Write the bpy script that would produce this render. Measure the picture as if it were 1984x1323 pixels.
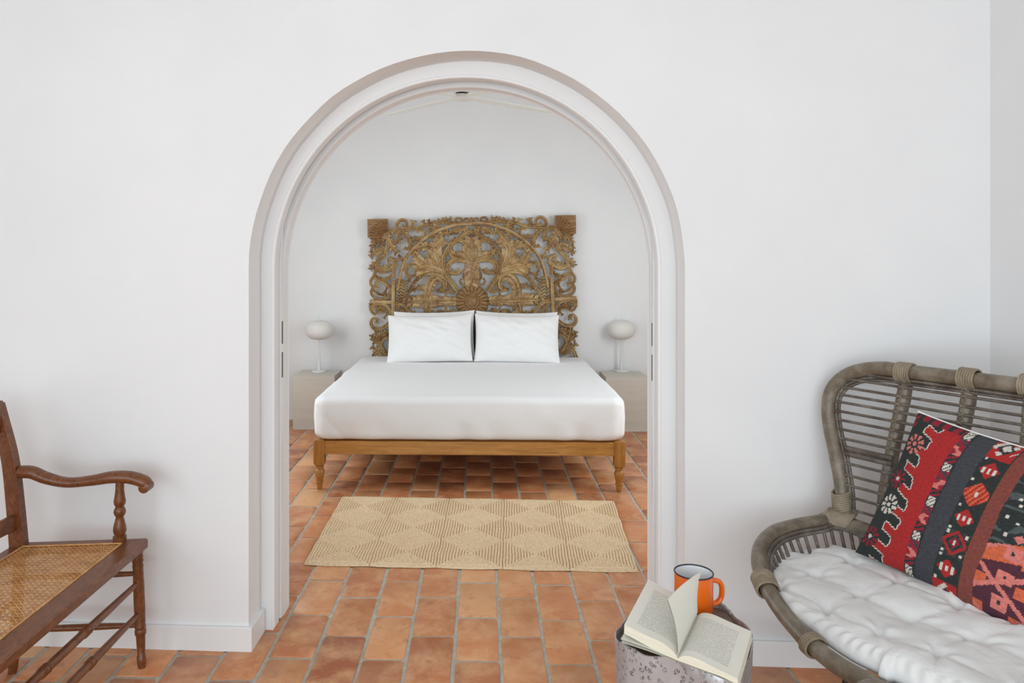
import bpy, bmesh, math, random
import numpy as np
from mathutils import Vector, Matrix, noise as mnoise
random.seed(7)
rng = np.random.default_rng(7)
PI = math.pi
for o in list(bpy.data.objects): bpy.data.objects.remove(o)
SC = bpy.context.scene
COL = SC.collection

# ------------------------------------------------------------------ camera
H = 1.45; F = 1500.0; U0 = 893.0; V0 = 493.0
cd = bpy.data.cameras.new('camera'); cam = bpy.data.objects.new('camera', cd); COL.objects.link(cam)
cam.location = (0, 0, H); cam.rotation_euler = (PI/2, 0, 0)
cd.sensor_fit = 'HORIZONTAL'; cd.sensor_width = 36; cd.lens = 36*F/1984
cd.shift_x = (992-U0)/1984; cd.shift_y = -(661.5-V0)/1984
cd.clip_start = .05
SC.camera = cam

# ------------------------------------------------------------------ world and lights
w = bpy.data.worlds.new('world'); SC.world = w; w.use_nodes = True
w.node_tree.nodes['Background'].inputs[0].default_value = (.88, .95, 1, 1)
w.node_tree.nodes['Background'].inputs[1].default_value = .6
def area(name, loc, target, sx, sy, power, col=(1, 1, 1)):
    l = bpy.data.lights.new(name, 'AREA'); l.shape = 'RECTANGLE'; l.size = sx; l.size_y = sy
    l.energy = power; l.color = col
    o = bpy.data.objects.new(name, l); COL.objects.link(o); o.location = loc
    o.rotation_euler = (Vector(target)-Vector(loc)).to_track_quat('-Z', 'Y').to_euler()
    return o
# daylight in the openings of the living room (behind the camera) and of the bedroom
area('window_light_back', (-.2, -3.25, 1.45), (0, 3, 1.75), 3.4, 2.4, 117, (.825, .94, 1))
area('window_light_left', (-2.5, -1.3, 1.4), (1.2, 2.4, 1.3), 1.8, 2.2, 50, (.825, .94, 1))
area('window_light_bedroom', (-2.12, 4.9, 1.45), (1.2, 5.2, .9), 1.5, 1.7, 26, (.90, .96, .98))
area('window_light_bedroom_right', (2.22, 4.4, 1.5), (0, 5.2, 1), 1.0, 1.5, 27, (.90, .96, .98))
SC.view_settings.view_transform = 'Standard'; SC.view_settings.look = 'None'
SC.view_settings.gamma = 1; SC.view_settings.use_curve_mapping = False
SC.view_settings.exposure = 0.0
SC.cycles.use_denoising = True
SC.cycles.max_bounces = 10; SC.cycles.diffuse_bounces = 4
SC.cycles.sample_clamp_indirect = 6

# ------------------------------------------------------------------ measuring helpers (where a photographed point stands in the room)
def PY(u, v, Y): return Vector(((u-U0)/F*Y, Y, H-(v-V0)/F*Y))
def PZ(u, v, z): return PY(u, v, (H-z)*F/(v-V0))
def PP(u, v, p, n):
    d = Vector(((u-U0)/F, 1, -(v-V0)/F)); c = Vector((0, 0, H))
    return c + d*((p-c).dot(n)/d.dot(n))

# ------------------------------------------------------------------ materials
def mat(name, col, rough=.6, metal=0, spec=.5, sheen=0, build=None):
    m = bpy.data.materials.new(name); m.use_nodes = True
    nt = m.node_tree; b = nt.nodes['Principled BSDF']
    b.inputs['Base Color'].default_value = (*col, 1); b.inputs['Roughness'].default_value = rough
    b.inputs['Metallic'].default_value = metal; b.inputs['Specular IOR Level'].default_value = spec
    if sheen: b.inputs['Sheen Weight'].default_value = sheen
    if build: build(nt, b)
    return m
def nd(nt, t, **kw):
    n = nt.nodes.new(t)
    for k, v in kw.items():
        if k.startswith('i_'): n.inputs[int(k[2:]) if k[2:].isdigit() else k[2:].replace('_', ' ')].default_value = v
        else: setattr(n, k, v)
    return n
def coords(nt, scale=(1, 1, 1), rot=(0, 0, 0), kind='Object'):
    tc = nd(nt, 'ShaderNodeTexCoord'); mp = nd(nt, 'ShaderNodeMapping')
    mp.inputs['Scale'].default_value = scale; mp.inputs['Rotation'].default_value = rot
    nt.links.new(tc.outputs[kind], mp.inputs[0]); return mp.outputs[0]
def noise_(nt, vec, scale, detail=4, rough=.55, dist=0):
    n = nd(nt, 'ShaderNodeTexNoise'); n.inputs['Scale'].default_value = scale; n.inputs['Detail'].default_value = detail
    n.inputs['Roughness'].default_value = rough; n.inputs['Distortion'].default_value = dist
    if vec: nt.links.new(vec, n.inputs['Vector'])
    return n.outputs['Fac']
def ramp(nt, fac, stops):
    r = nd(nt, 'ShaderNodeValToRGB'); e = r.color_ramp.elements
    while len(e) < len(stops): e.new(.5)
    for i, (p, c) in enumerate(stops):
        e[i].position = p; e[i].color = (*c, 1) if len(c) == 3 else c
    nt.links.new(fac, r.inputs[0]); return r.outputs[0]
def mixc(nt, fac, a, b, mode='MIX'):
    m = nd(nt, 'ShaderNodeMix', data_type='RGBA', blend_type=mode)
    for s, v in ((m.inputs[0], fac), (m.inputs[6], a), (m.inputs[7], b)):
        if isinstance(v, (int, float)): s.default_value = v
        elif isinstance(v, tuple): s.default_value = (*v, 1)
        else: nt.links.new(v, s)
    return m.outputs[2]
def bump(nt, b, h, strength=.3, dist=.01):
    n = nd(nt, 'ShaderNodeBump'); n.inputs['Strength'].default_value = strength; n.inputs['Distance'].default_value = dist
    nt.links.new(h, n.inputs['Height']); nt.links.new(n.outputs[0], b.inputs['Normal'])
def B_plaster(nt, b):
    v = coords(nt); n1 = noise_(nt, v, 2.2, 5); 
    nt.links.new(ramp(nt, n1, [(.3, (.80, .80, .805)), (.7, (.835, .835, .835))]), b.inputs['Base Color'])
    bump(nt, b, noise_(nt, v, 5, 6), .12, .02)
def B_wood(c1, c2, c3, stretch=(2, 2, 18), sc=3, bs=.15):
    def f(nt, b):
        v = coords(nt, stretch); n = noise_(nt, v, sc, 6, .6, 1.2)
        nt.links.new(ramp(nt, n, [(.3, c1), (.5, c2), (.72, c3)]), b.inputs['Base Color'])
        bump(nt, b, n, bs, .004)
    return f
def B_cloth(scale=500, s=.15, wr=0, wsc=6):
    def f(nt, b):
        v = coords(nt); h = noise_(nt, v, scale, 2)
        if wr:
            h2 = noise_(nt, v, wsc, 5, .5, .6)
            m = nd(nt, 'ShaderNodeMath', operation='MULTIPLY_ADD'); m.inputs[1].default_value = wr
            nt.links.new(h2, m.inputs[0]); 
            s2 = nd(nt, 'ShaderNodeMath', operation='MULTIPLY'); s2.inputs[1].default_value = .1; nt.links.new(h, s2.inputs[0])
            nt.links.new(s2.outputs[0], m.inputs[2]); h = m.outputs[0]
        bump(nt, b, h, s, .01)
    return f
M = {}
M['plaster'] = mat('white_plaster', (.82, .82, .82), .85, build=B_plaster)
M['paint'] = mat('white_satin_paint', (.83, .83, .83), .4)
M['gap'] = mat('dark_slot', (.12, .12, .11), .8)
M['oak'] = mat('honey_oak', (.5, .25, .07), .38, build=B_wood((.35, .145, .024), (.46, .205, .042), (.56, .275, .066), (3, 30, 30), 1.6))
M['oakleg'] = mat('honey_oak_upright', (.5, .25, .07), .38, build=B_wood((.31, .125, .02), (.40, .17, .032), (.48, .225, .05), (30, 30, 3), 1.6))
M['walnut'] = mat('dark_stained_wood', (.2, .07, .03), .33, build=B_wood((.105, .030, .009), (.175, .056, .017), (.245, .088, .028), (22, 7, 16), 3, .12))
M['linen'] = mat('white_sheet', (.86, .86, .865), .85, sheen=.1, build=B_cloth(500, .25, 1.0, 7))
M['pillowcase'] = mat('white_pillowcase', (.87, .865, .86), .85, sheen=.1, build=B_cloth(500, .14, 1.0, 5))
M['canvas'] = mat('offwhite_cushion', (.75, .745, .735), .9, sheen=.15, build=B_cloth(420, .45, 1.0, 14))
M['lacquer'] = mat('cream_board', (.63, .59, .52), .55, build=lambda nt, b: nt.links.new(ramp(nt, noise_(nt, coords(nt, (1, 1, 6)), 3), [(.3, (.58, .54, .475)), (.7, (.66, .62, .55))]), b.inputs['Base Color']))
M['lampwhite'] = mat('white_lamp', (.74, .74, .72), .45)
M['lampglass'] = mat('opal_shade', (.74, .72, .68), .6, build=lambda nt, b: bump(nt, b, noise_(nt, coords(nt, (1, 1, 60)), 8, 2), .15, .002))
M['fan'] = mat('fan_white', (.78, .77, .72), .4)
M['black'] = mat('black_metal', (.015, .015, .016), .4, .3)
M['mortar'] = mat('mortar', (.42, .375, .30), .9, build=lambda nt, b: (nt.links.new(ramp(nt, noise_(nt, coords(nt), 30), [(.3, (.40, .36, .29)), (.7, (.54, .50, .43))]), b.inputs['Base Color']), bump(nt, b, noise_(nt, coords(nt), 120), .5, .004)))
def B_tile(nt, b):
    at = nd(nt, 'ShaderNodeAttribute', attribute_name='tint'); v = coords(nt)
    add = nd(nt, 'ShaderNodeVectorMath', operation='MULTIPLY_ADD'); 
    nt.links.new(at.outputs['Color'], add.inputs[0]); add.inputs[1].default_value = (37, 53, 71); nt.links.new(v, add.inputs[2])
    sep = nd(nt, 'ShaderNodeSeparateColor'); nt.links.new(at.outputs['Color'], sep.inputs[0])
    base = ramp(nt, sep.outputs[0], [(0, (.38, .12, .05)), (.3, (.50, .175, .07)), (.62, (.60, .23, .092)), (.85, (.66, .29, .12)), (1, (.72, .39, .19))])
    n1 = noise_(nt, add.outputs[0], 8, 7, .68, .35)
    c = mixc(nt, ramp(nt, n1, [(.42, (0, 0, 0)), (.72, (.85, .85, .85))]), base, (.74, .43, .22))
    n2 = noise_(nt, add.outputs[0], 12, 7, .68, .2)
    c = mixc(nt, ramp(nt, n2, [(.55, (0, 0, 0)), (.75, (.7, .7, .7))]), c, (.36, .11, .042))
    n3 = noise_(nt, add.outputs[0], 60, 3, .7)
    c = mixc(nt, ramp(nt, n3, [(.66, (0, 0, 0)), (.74, (.5, .5, .5))]), c, (.82, .60, .42))
    nt.links.new(c, b.inputs['Base Color'])
    nt.links.new(ramp(nt, n1, [(.3, (.3, .3, .3)), (.7, (.5, .5, .5))]), b.inputs['Roughness'])
    bump(nt, b, noise_(nt, add.outputs[0], 14, 7, .65), .4, .008)
M['tile'] = mat('terracotta', (.6, .25, .12), .4, build=B_tile)
def B_jute(nt, b):
    v = coords(nt); n = noise_(nt, v, 90, 4, .7)
    at = nd(nt, 'ShaderNodeAttribute', attribute_name='braid'); 
    c = ramp(nt, n, [(.28, (.46, .30, .15)), (.42, (.76, .56, .345)), (.7, (.90, .73, .50))])
    c = mixc(nt, ramp(nt, noise_(nt, v, 3), [(.35, (0, 0, 0)), (.7, (.35, .35, .35))]), c, (.90, .74, .49))
    nt.links.new(c, b.inputs['Base Color'])
    bump(nt, b, noise_(nt, v, 160, 3), .7, .006)
M['jute'] = mat('jute_braid', (.6, .42, .2), .95, build=B_jute)
def B_carve(nt, b):
    v = coords(nt)
    c = ramp(nt, noise_(nt, v, 9, 5, .6), [(.3, (.22, .11, .04)), (.45, (.34, .20, .085)), (.6, (.42, .29, .145)), (.75, (.47, .38, .23))])
    g = nd(nt, 'ShaderNodeNewGeometry'); isl = ramp(nt, g.outputs['Random Per Island'], [(0, (.62, .52, .42)), (.35, (.95, .86, .72)), (.7, (1.05, 1.08, .92)), (1, (1.35, 1.32, 1.2))])
    c = mixc(nt, 1.0, c, isl, 'MULTIPLY')
    nt.links.new(mixc(nt, ramp(nt, noise_(nt, v, 60, 3, .7), [(.5, (0, 0, 0)), (.75, (.7, .7, .7))]), c, (.60, .50, .35)), b.inputs['Base Color'])
    bump(nt, b, noise_(nt, v, 110, 3), .4, .004)
M['carved'] = mat('carved_limed_wood', (.35, .22, .09), .55, build=B_carve)
M['carvedblock'] = mat('carved_brown_wood', (.3, .16, .06), .5, build=B_wood((.16, .075, .022), (.27, .14, .05), (.38, .22, .09), (3, 3, 12), 4, .4))
M['carveddark'] = mat('carved_dark_wood', (.06, .035, .02), .6)
def B_rattan(c1, c2, c3):
    def f(nt, b):
        v = coords(nt); n = noise_(nt, v, 22, 6, .65, .5)
        nt.links.new(ramp(nt, n, [(.3, c1), (.5, c2), (.72, c3)]), b.inputs['Base Color'])
        bump(nt, b, noise_(nt, v, 150, 3), .3, .003)
    return f
M['rattan'] = mat('grey_brown_rattan', (.2, .15, .1), .34, build=B_rattan((.105, .078, .052), (.17, .135, .094), (.26, .225, .17)))
M['rattanrod'] = mat('thin_dark_rattan', (.1, .07, .05), .45, build=B_rattan((.06, .044, .034), (.12, .096, .077), (.22, .19, .165)))
M['binding'] = mat('rattan_binding', (.3, .24, .17), .6, build=B_rattan((.18, .135, .09), (.28, .225, .155), (.37, .31, .23)))
M['cane'] = mat('woven_cane', (.6, .33, .12), .5, build=B_rattan((.50, .22, .065), (.66, .34, .12), (.80, .48, .21)))
M['enamel'] = mat('orange_enamel', (.78, .135, .008), .16, spec=.6)
M['enamelwhite'] = mat('white_enamel', (.85, .85, .87), .15)
M['enamelrim'] = mat('navy_rim', (.02, .022, .035), .25)
M['tabletop'] = mat('dark_wood_top', (.15, .09, .055), .5, build=B_wood((.085, .047, .028), (.13, .078, .048), (.17, .105, .066), (3, 12, 3), 5, .1))
def B_hammer(nt, b):
    v = coords(nt)
    n = noise_(nt, v, 130, 2, .5, 1.8)
    d = nd(nt, 'ShaderNodeMath', operation='SUBTRACT'); nt.links.new(n, d.inputs[0]); d.inputs[1].default_value = .5
    a = nd(nt, 'ShaderNodeMath', operation='ABSOLUTE'); nt.links.new(d.outputs[0], a.inputs[0])
    line = ramp(nt, a.outputs[0], [(.018, (1, 1, 1)), (.045, (0, 0, 0))])
    vo = nd(nt, 'ShaderNodeTexVoronoi', feature='F1'); vo.inputs['Scale'].default_value = 74; nt.links.new(v, vo.inputs['Vector'])
    spot = ramp(nt, vo.outputs['Distance'], [(.34, (1, 1, 1)), (.42, (0, 0, 0))])
    mk = mixc(nt, 1.0, line, spot, 'MULTIPLY')
    inv = mixc(nt, mk, (1, 1, 1), (0, 0, 0)); soft = noise_(nt, v, 30, 3)
    h = mixc(nt, .35, inv, soft)
    nt.links.new(mixc(nt, mk, (.45, .45, .46), (.07, .07, .075)), b.inputs['Base Color'])
    nt.links.new(ramp(nt, noise_(nt, v, 25, 4), [(.35, (.28, .28, .28)), (.7, (.48, .48, .48))]), b.inputs['Roughness'])
    bump(nt, b, h, .7, .004)
M['hammered'] = mat('hammered_aluminium', (.6, .6, .61), .3, .5, build=B_hammer)
def B_paper(nt, b):
    tc = nd(nt, 'ShaderNodeUVMap', uv_map='UVMap'); sp = nd(nt, 'ShaderNodeSeparateXYZ'); nt.links.new(tc.outputs[0], sp.inputs[0])
    def mth(op, a, c=None, d=None):
        m = nd(nt, 'ShaderNodeMath', operation=op)
        for i, x in enumerate((a, c, d)):
            if x is None: continue
            if isinstance(x, (int, float)): m.inputs[i].default_value = x
            else: nt.links.new(x, m.inputs[i])
        return m.outputs[0]
    x, y = sp.outputs[0], sp.outputs[1]
    line = mth('GREATER_THAN', mth('FRACT', mth('MULTIPLY', y, 37)), .52)
    n = noise_(nt, coords(nt, (60, 37*2.0, 1), kind='UV'), 1.0, 2, .8)
    word = mth('GREATER_THAN', n, .46)
    rag = mth('LESS_THAN', x, .86)
    box = mth('MULTIPLY', mth('MULTIPLY', mth('GREATER_THAN', x, .14), rag), mth('MULTIPLY', mth('GREATER_THAN', y, .12), mth('LESS_THAN', y, .88)))
    ink = mth('MULTIPLY', mth('MULTIPLY', line, word), box)
    nt.links.new(mixc(nt, mth('MULTIPLY', ink, .6), (.80, .785, .70), (.2, .2, .22)), b.inputs['Base Color'])
M['print'] = mat('printed_page', (.8, .78, .68), .8, build=B_paper)
M['paper'] = mat('paper', (.80, .785, .70), .8)
M['pageedge'] = mat('page_edges', (.76, .72, .58), .85, build=lambda nt, b: nt.links.new(ramp(nt, noise_(nt, coords(nt, (1, 1, 900)), 2, 2), [(.35, (.62, .58, .45)), (.65, (.8, .77, .64))]), b.inputs['Base Color']))
M['piping'] = mat('white_piping', (.8, .79, .76), .8)
def B_kilim(nt, b):
    at = nd(nt, 'ShaderNodeAttribute', attribute_name='weave'); v = coords(nt, kind='UV')
    n = noise_(nt, coords(nt, (1, 12, 1), kind='UV'), 90, 3, .7)
    nt.links.new(mixc(nt, ramp(nt, n, [(.3, (.35, .35, .35)), (.6, (0, 0, 0))]), at.outputs['Color'], (.015, .012, .014)), b.inputs['Base Color'])
    wv = nd(nt, 'ShaderNodeTexWave', bands_direction='Y'); wv.inputs['Scale'].default_value = 42; wv.inputs['Distortion'].default_value = 1; nt.links.new(v, wv.inputs['Vector'])
    bump(nt, b, wv.outputs['Fac'], .35, .002)
M['kilim'] = mat('kilim_wool', (.3, .05, .05), .95, build=B_kilim)
M['kilimback'] = mat('dark_cotton', (.03, .028, .03), .9)

# ------------------------------------------------------------------ mesh helpers
class MB:
    def __init__(s): s.v = []; s.f = []; s.m = []; s.uv = {}
    def add(s, vs, fs, mi=0):
        o = len(s.v); s.v += [tuple(x) for x in vs]
        for f in fs: s.f.append(tuple(i+o for i in f)); s.m.append(mi)
        return o
    def box(s, x0, x1, y0, y1, z0, z1, mi=0, T=None):
        vs = [Vector((x, y, z)) for x in (x0, x1) for y in (y0, y1) for z in (z0, z1)]
        if T: vs = [T(p) for p in vs]
        s.add(vs, [(0, 1, 3, 2), (4, 6, 7, 5), (0, 4, 5, 1), (2, 3, 7, 6), (0, 2, 6, 4), (1, 5, 7, 3)], mi)
    def tube(s, pts, r, seg=10, mi=0, closed=False, flat=1.0, up=None, caps=True):
        pts = [Vector(p) for p in pts]; n = len(pts)
        if not hasattr(r, '__len__'): r = [r]*n
        tang = []
        for i in range(n):
            a = pts[(i-1) % n] if (closed or i > 0) else pts[i]; b = pts[(i+1) % n] if (closed or i < n-1) else pts[i]
            t = (b-a); tang.append(t.normalized() if t.length > 1e-9 else Vector((0, 0, 1)))
        ref = Vector(up) if up else (Vector((0, 0, 1)) if abs(tang[0].z) < .9 else Vector((1, 0, 0)))
        nrm = (ref-tang[0]*ref.dot(tang[0])).normalized(); vs = []
        for i in range(n):
            t = tang[i]
            if up: nrm = (Vector(up)-t*Vector(up).dot(t)).normalized()
            else: nrm = (nrm-t*nrm.dot(t)).normalized()
            bn = t.cross(nrm)
            for k in range(seg):
                a = 2*PI*k/seg; vs.append(pts[i]+nrm*math.cos(a)*r[i]+bn*math.sin(a)*r[i]*flat)
        fs = []
        for i in range(n if closed else n-1):
            j = (i+1) % n
            for k in range(seg):
                k2 = (k+1) % seg; fs.append((i*seg+k, i*seg+k2, j*seg+k2, j*seg+k))
        if caps and not closed:
            fs.append(tuple(range(seg))[::-1]); fs.append(tuple((n-1)*seg+k for k in range(seg)))
        s.add(vs, fs, mi)
    def lathe(s, prof, A, B, seg=20, mi=0):
        """prof: list of (t along AB 0..1, radius)"""
        A = Vector(A); B = Vector(B); s.tube([A.lerp(B, t) for t, _ in prof], [max(r, 1e-4) for _, r in prof], seg, mi)
    def grid(s, fn, nu, nv, mi=0, wrapu=False):
        vs = [fn(i/nu, j/nv) for j in range(nv+1) for i in range(nu+1)]
        o = len(s.v)
        s.add(vs, [(j*(nu+1)+i, j*(nu+1)+i+1, (j+1)*(nu+1)+i+1, (j+1)*(nu+1)+i) for j in range(nv) for i in range(nu)], mi)
        return o
    def build(s, name, mats, parent=None, smooth=35, bevel=0, label=None, weld=False):
        me = bpy.data.meshes.new(name); L = Vector((0, 0, 0))
        q = parent
        while q is not None: L += q.location; q = q.parent
        me.from_pydata([(a-L.x, b-L.y, c-L.z) for a, b, c in s.v], [], s.f)
        if not isinstance(mats, (list, tuple)): mats = [mats]
        for m in mats: me.materials.append(M[m] if isinstance(m, str) else m)
        if len(mats) > 1: me.polygons.foreach_set('material_index', s.m)
        bm = bmesh.new(); bm.from_mesh(me)
        if weld: bmesh.ops.remove_doubles(bm, verts=bm.verts, dist=1e-5)
        bmesh.ops.recalc_face_normals(bm, faces=bm.faces); bm.to_mesh(me); bm.free()
        if smooth: me.shade_smooth(); me.set_sharp_from_angle(angle=math.radians(smooth))
        o = bpy.data.objects.new(name, me); COL.objects.link(o)
        if parent: o.parent = parent
        if label: o['label'] = label
        if bevel:
            md = o.modifiers.new('bevel', 'BEVEL'); md.width = bevel; md.segments = 3; md.limit_method = 'ANGLE'; md.angle_limit = math.radians(40)
            md.harden_normals = False
        return o
def thing(name, label, cat, loc=(0, 0, 0), group=None):
    o = bpy.data.objects.new(name, None); COL.objects.link(o); o.location = loc; o.empty_display_size = .1
    o['label'] = label; o['category'] = cat
    if group: o['group'] = group
    return o
def tag(o, label, cat, group=None):
    o['label'] = label; o['category'] = cat
    if group: o['group'] = group
    return o
def struct(o): o['kind'] = 'structure'; return o
def dup(root, loc=None, rot=None, label=None):
    r = root.copy(); COL.objects.link(r)
    if loc is not None: r.location = loc
    if rot is not None: r.rotation_euler = rot
    if label: r['label'] = label
    for ch in list(root.children):
        c = ch.copy(); COL.objects.link(c); c.parent = r
        for g in ch.children: d = g.copy(); COL.objects.link(d); d.parent = c
    return r
def cr(pts, n=8, closed=False):
    """Catmull-Rom through the points"""
    P = [Vector(p) for p in pts]; N = len(P); out = []
    for i in range(N if closed else N-1):
        if closed: a, b, c, d = P[(i-1) % N], P[i], P[(i+1) % N], P[(i+2) % N]
        else: a, b, c, d = P[max(i-1, 0)], P[i], P[i+1], P[min(i+2, N-1)]
        for k in range(n):
            t = k/n; out.append(.5*((2*b)+(c-a)*t+(2*a-5*b+4*c-d)*t*t+(3*b-a-3*c+d)*t**3))
    if not closed: out.append(P[-1])
    return out
def fbm(x, y, z=0.0, s=1.0): return mnoise.noise(Vector((x*s, y*s, z*s)))

# ------------------------------------------------------------------ the setting
TW = math.atan(.0547); cw, sw = math.cos(TW), math.sin(TW)
def W(p):      # partition-wall frame: x along the wall, y into the bedroom
    x, y, z = p; return Vector((x*cw+y*sw, 2.797+y*cw-x*sw, z))
TB = math.radians(1.43); cb, sb = math.cos(TB), math.sin(TB)
def R(p):      # bedroom frame, rotated a little less than the wall
    x, y, z = p; return Vector((x*cb+y*sb, y*cb-x*sb, z))
CX = .0095; SPR = 1.397; RO = .789
def arch_slab(mb, y0, y1, r, x0, x1, top, wob=0.0, mi=0, CX=.0095, SPR=1.397):
    N = 48; arc = []
    for i in range(N+1):
        a = PI-PI*i/N; rr = r+wob*fbm(math.cos(a)*3+5, math.sin(a)*3, 1.3, 1.5)
        arc.append((CX+rr*math.cos(a), SPR+rr*math.sin(a)))
    lo = [(arc[0][0]+wob*.5*fbm(3, z*3), z) for z in np.linspace(0, SPR, 8)[:-1]]
    ro = [(arc[-1][0]+wob*.5*fbm(9, z*3), z) for z in np.linspace(SPR, 0, 8)[1:]]
    path = lo+arc+ro
    for y, flip in ((y0, 0), (y1, 1)):
        n = len(path); vs = [W((x, y, z)) for x, z in path]; fs = []
        for i, (x, z) in enumerate(path):
            if i < 7: vs.append(W((x0, y, z)))
            elif i >= n-7: vs.append(W((x1, y, z)))
            elif i == 7: vs.append(W((x0, y, z)))
            elif i == n-8: vs.append(W((x1, y, z)))
            else: vs.append(W((x, y, top)))
        c1 = len(vs); vs.append(W((x0, y, top))); c2 = len(vs); vs.append(W((x1, y, top)))
        for i in range(n-1):
            if i == 7: fs.append((i, i+1, n+i+1, c1, n+i))
            elif i+1 == n-8: fs.append((i, i+1, n+i+1, c2, n+i))
            else: fs.append((i, i+1, n+i+1, n+i))
        mb.add(vs, fs, mi)
    n = len(path); vs = [W((x, y0, z)) for x, z in path]+[W((x, y1, z)) for x, z in path]
    mb.add(vs, [(i, i+1, n+i+1, n+i) for i in range(n-1)], mi)
    mb.add([W((x, y, z)) for x in (x0, x1) for y in (y0, y1) for z in (0, top)], [(0, 1, 3, 2), (4, 6, 7, 5), (1, 3, 7, 5)], mi)
XL, XR = -2.75, 1.842; CEIL = 2.95
mb = MB(); arch_slab(mb, 0, .15, RO, XL, XR+.12, CEIL, .004); arch_slab(mb, .1502, .222, .735, XL, XR+.12, CEIL, .001, CX=.002, SPR=1.392)
arch_slab(mb, .262, .345, .730, XL, 2.5, CEIL, .001, CX=.002, SPR=1.384)
mb.box(XL, -1.5, .2222, .2618, 0, CEIL, T=W); mb.box(1.5, XR, .2222, .2618, 0, CEIL, T=W); mb.box(-1.5, 1.5, .2222, .2618, 2.45, CEIL, T=W)
wallp = struct(mb.build('wall_partition', 'plaster', smooth=30, weld=True))
# bead mouldings round the arch
def bead(y, r, rad, name, CX=.002, SPR=1.392):
    pts = [W((CX-r, y, z)) for z in np.linspace(.012, SPR, 8)[:-1]]+[W((CX+r*math.cos(a), y, SPR+r*math.sin(a))) for a in np.linspace(PI, 0, 60)]+[W((CX+r, y, z)) for z in np.linspace(SPR, .012, 8)[1:]]
    mb = MB(); mb.tube(pts, rad, 12); return struct(mb.build(name, 'paint', smooth=60))
bead(.156, .738, .0085, 'trim_1'); bead(.268, .7325, .006, 'trim_2', SPR=1.384); bead(.340, .7315, .005, 'trim_3', SPR=1.384)
# sliding doors, drawn back into the wall
for sgn, nm in ((-1, 'door_1'), (1, 'door_2')):
    mb = MB(); e = .002+sgn*.7265
    N = 20; pro = [(e, .012)]; 
    top = 2.105
    pts = [(e, .012), (e, top)]+[(e+sgn*.70*math.sin(a), top-.70*(1-math.cos(a))) for a in np.linspace(.05, PI/2, N)]+[(e+sgn*.70, .012)]
    n = len(pts); vs = [W((x, .2255, z)) for x, z in pts]+[W((x, .2585, z)) for x, z in pts]
    mb.add(vs, [tuple(range(n)), tuple(range(n, 2*n))]+[(i, (i+1) % n, n+(i+1) % n, n+i) for i in range(n)])
    d = struct(mb.build(nm, 'paint', smooth=30))
    for z0, z1 in ((1.095, 1.185), (.962, 1.062)):
        mb = MB(); xx = sorted((e-sgn*.0012, e+sgn*.004)); mb.box(xx[0], xx[1], .235, .249, z0, z1, T=W)
        mb.build('edge_pull', 'gap', d, label='dark recessed edge pull')
# baseboards
def baseboard(name, pts, h=.088, t=.016):
    """pts: plan polyline in world x,y on the wall face; protrudes to its left"""
    mb = MB(); P = [Vector((x, y)) for x, y in pts]; n = len(P); offs = []
    for i in range(n):
        ns = []
        if i > 0: d = (P[i]-P[i-1]).normalized(); ns.append(Vector((d.y, -d.x)))
        if i < n-1: d = (P[i+1]-P[i]).normalized(); ns.append(Vector((d.y, -d.x)))
        m = sum(ns, Vector((0, 0)))
        m = m.normalized()*(t/max(.3, m.normalized().dot(ns[0]))); offs.append(P[i]+m)
    for i in range(n-1):
        a, b, c, d = P[i], P[i+1], offs[i+1], offs[i]
        vs = [(*q, z) for z in (0, h) for q in (a, b, c, d)]
        mb.add(vs, [(4, 5, 6, 7), (3, 2, 6, 7), (0, 3, 7, 4), (1, 2, 6, 5)])
    return struct(mb.build(name, 'paint', smooth=30, bevel=.003, weld=True))
def w2(x, y): p = W((x, y, 0)); return (p.x, p.y)
def r2(x, y): p = R((x, y, 0)); return (p.x, p.y)
baseboard('baseboard_left', [w2(XL+.01, 0), w2(CX-RO, 0), w2(CX-RO, .149)])
baseboard('baseboard_right', [w2(CX+RO, .149), w2(CX+RO, 0), w2(1.836, 0)])
YB = 6.77
# rooms: walls with window openings, ceiling
def wall_with_hole(name, A, B, z1, hole, thick=.12, out=None):
    """A,B plan ends, hole=(s0,s1,z0,z1) along AB or None; thickness on the side out"""
    A = Vector(A); B = Vector(B); L = (B-A).length; d = (B-A)/L; nrm = Vector(out)
    def T(p): q = A+d*p.x+nrm*p.y; return Vector((q.x, q.y, p.z))
    mb = MB()
    if not hole: mb.box(0, L, 0, thick, 0, z1, T=T)
    else:
        s0, s1, h0, h1 = hole
        mb.box(0, s0, 0, thick, 0, z1, T=T); mb.box(s1, L, 0, thick, 0, z1, T=T)
        if h0 > 0: mb.box(s0, s1, 0, thick, 0, h0, T=T)
        mb.box(s0, s1, 0, thick, h1, z1, T=T)
    return struct(mb.build(name, 'plaster', smooth=30))
BLx, BRx = -2.3, 2.42
wall_with_hole('wall_bedroom_back', r2(BLx-.1, YB), r2(BRx+.1, YB), CEIL, None, out=(0, 1))
wall_with_hole('wall_bedroom_left', (BLx, 3.1), (BLx, 7.0), CEIL, (1.0, 2.6, .6, 2.3), out=(-1, 0))
wall_with_hole('wall_bedroom_right', (BRx, 3.0), (BRx, 7.0), CEIL, (.8, 2.0, .7, 2.3), out=(1, 0))
wall_with_hole('wall_left', (-2.62, -3.5), (-2.62, 3.0), CEIL, (1.2, 3.2, .2, 2.6), out=(-1, 0))
wall_with_hole('wall_right', (XR+.43, -3.5), (XR, 2.72), CEIL, None, out=(1, 0))
wall_with_hole('wall_back', (-2.7, -3.4), (XR+.42, -3.4), CEIL, (.5, 4.2, .1, 2.6), out=(0, -1))
mb = MB(); mb.box(-2.9, 2.7, -3.6, 7.1, CEIL, CEIL+.1); struct(mb.build('ceiling', 'plaster', smooth=30))
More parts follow.
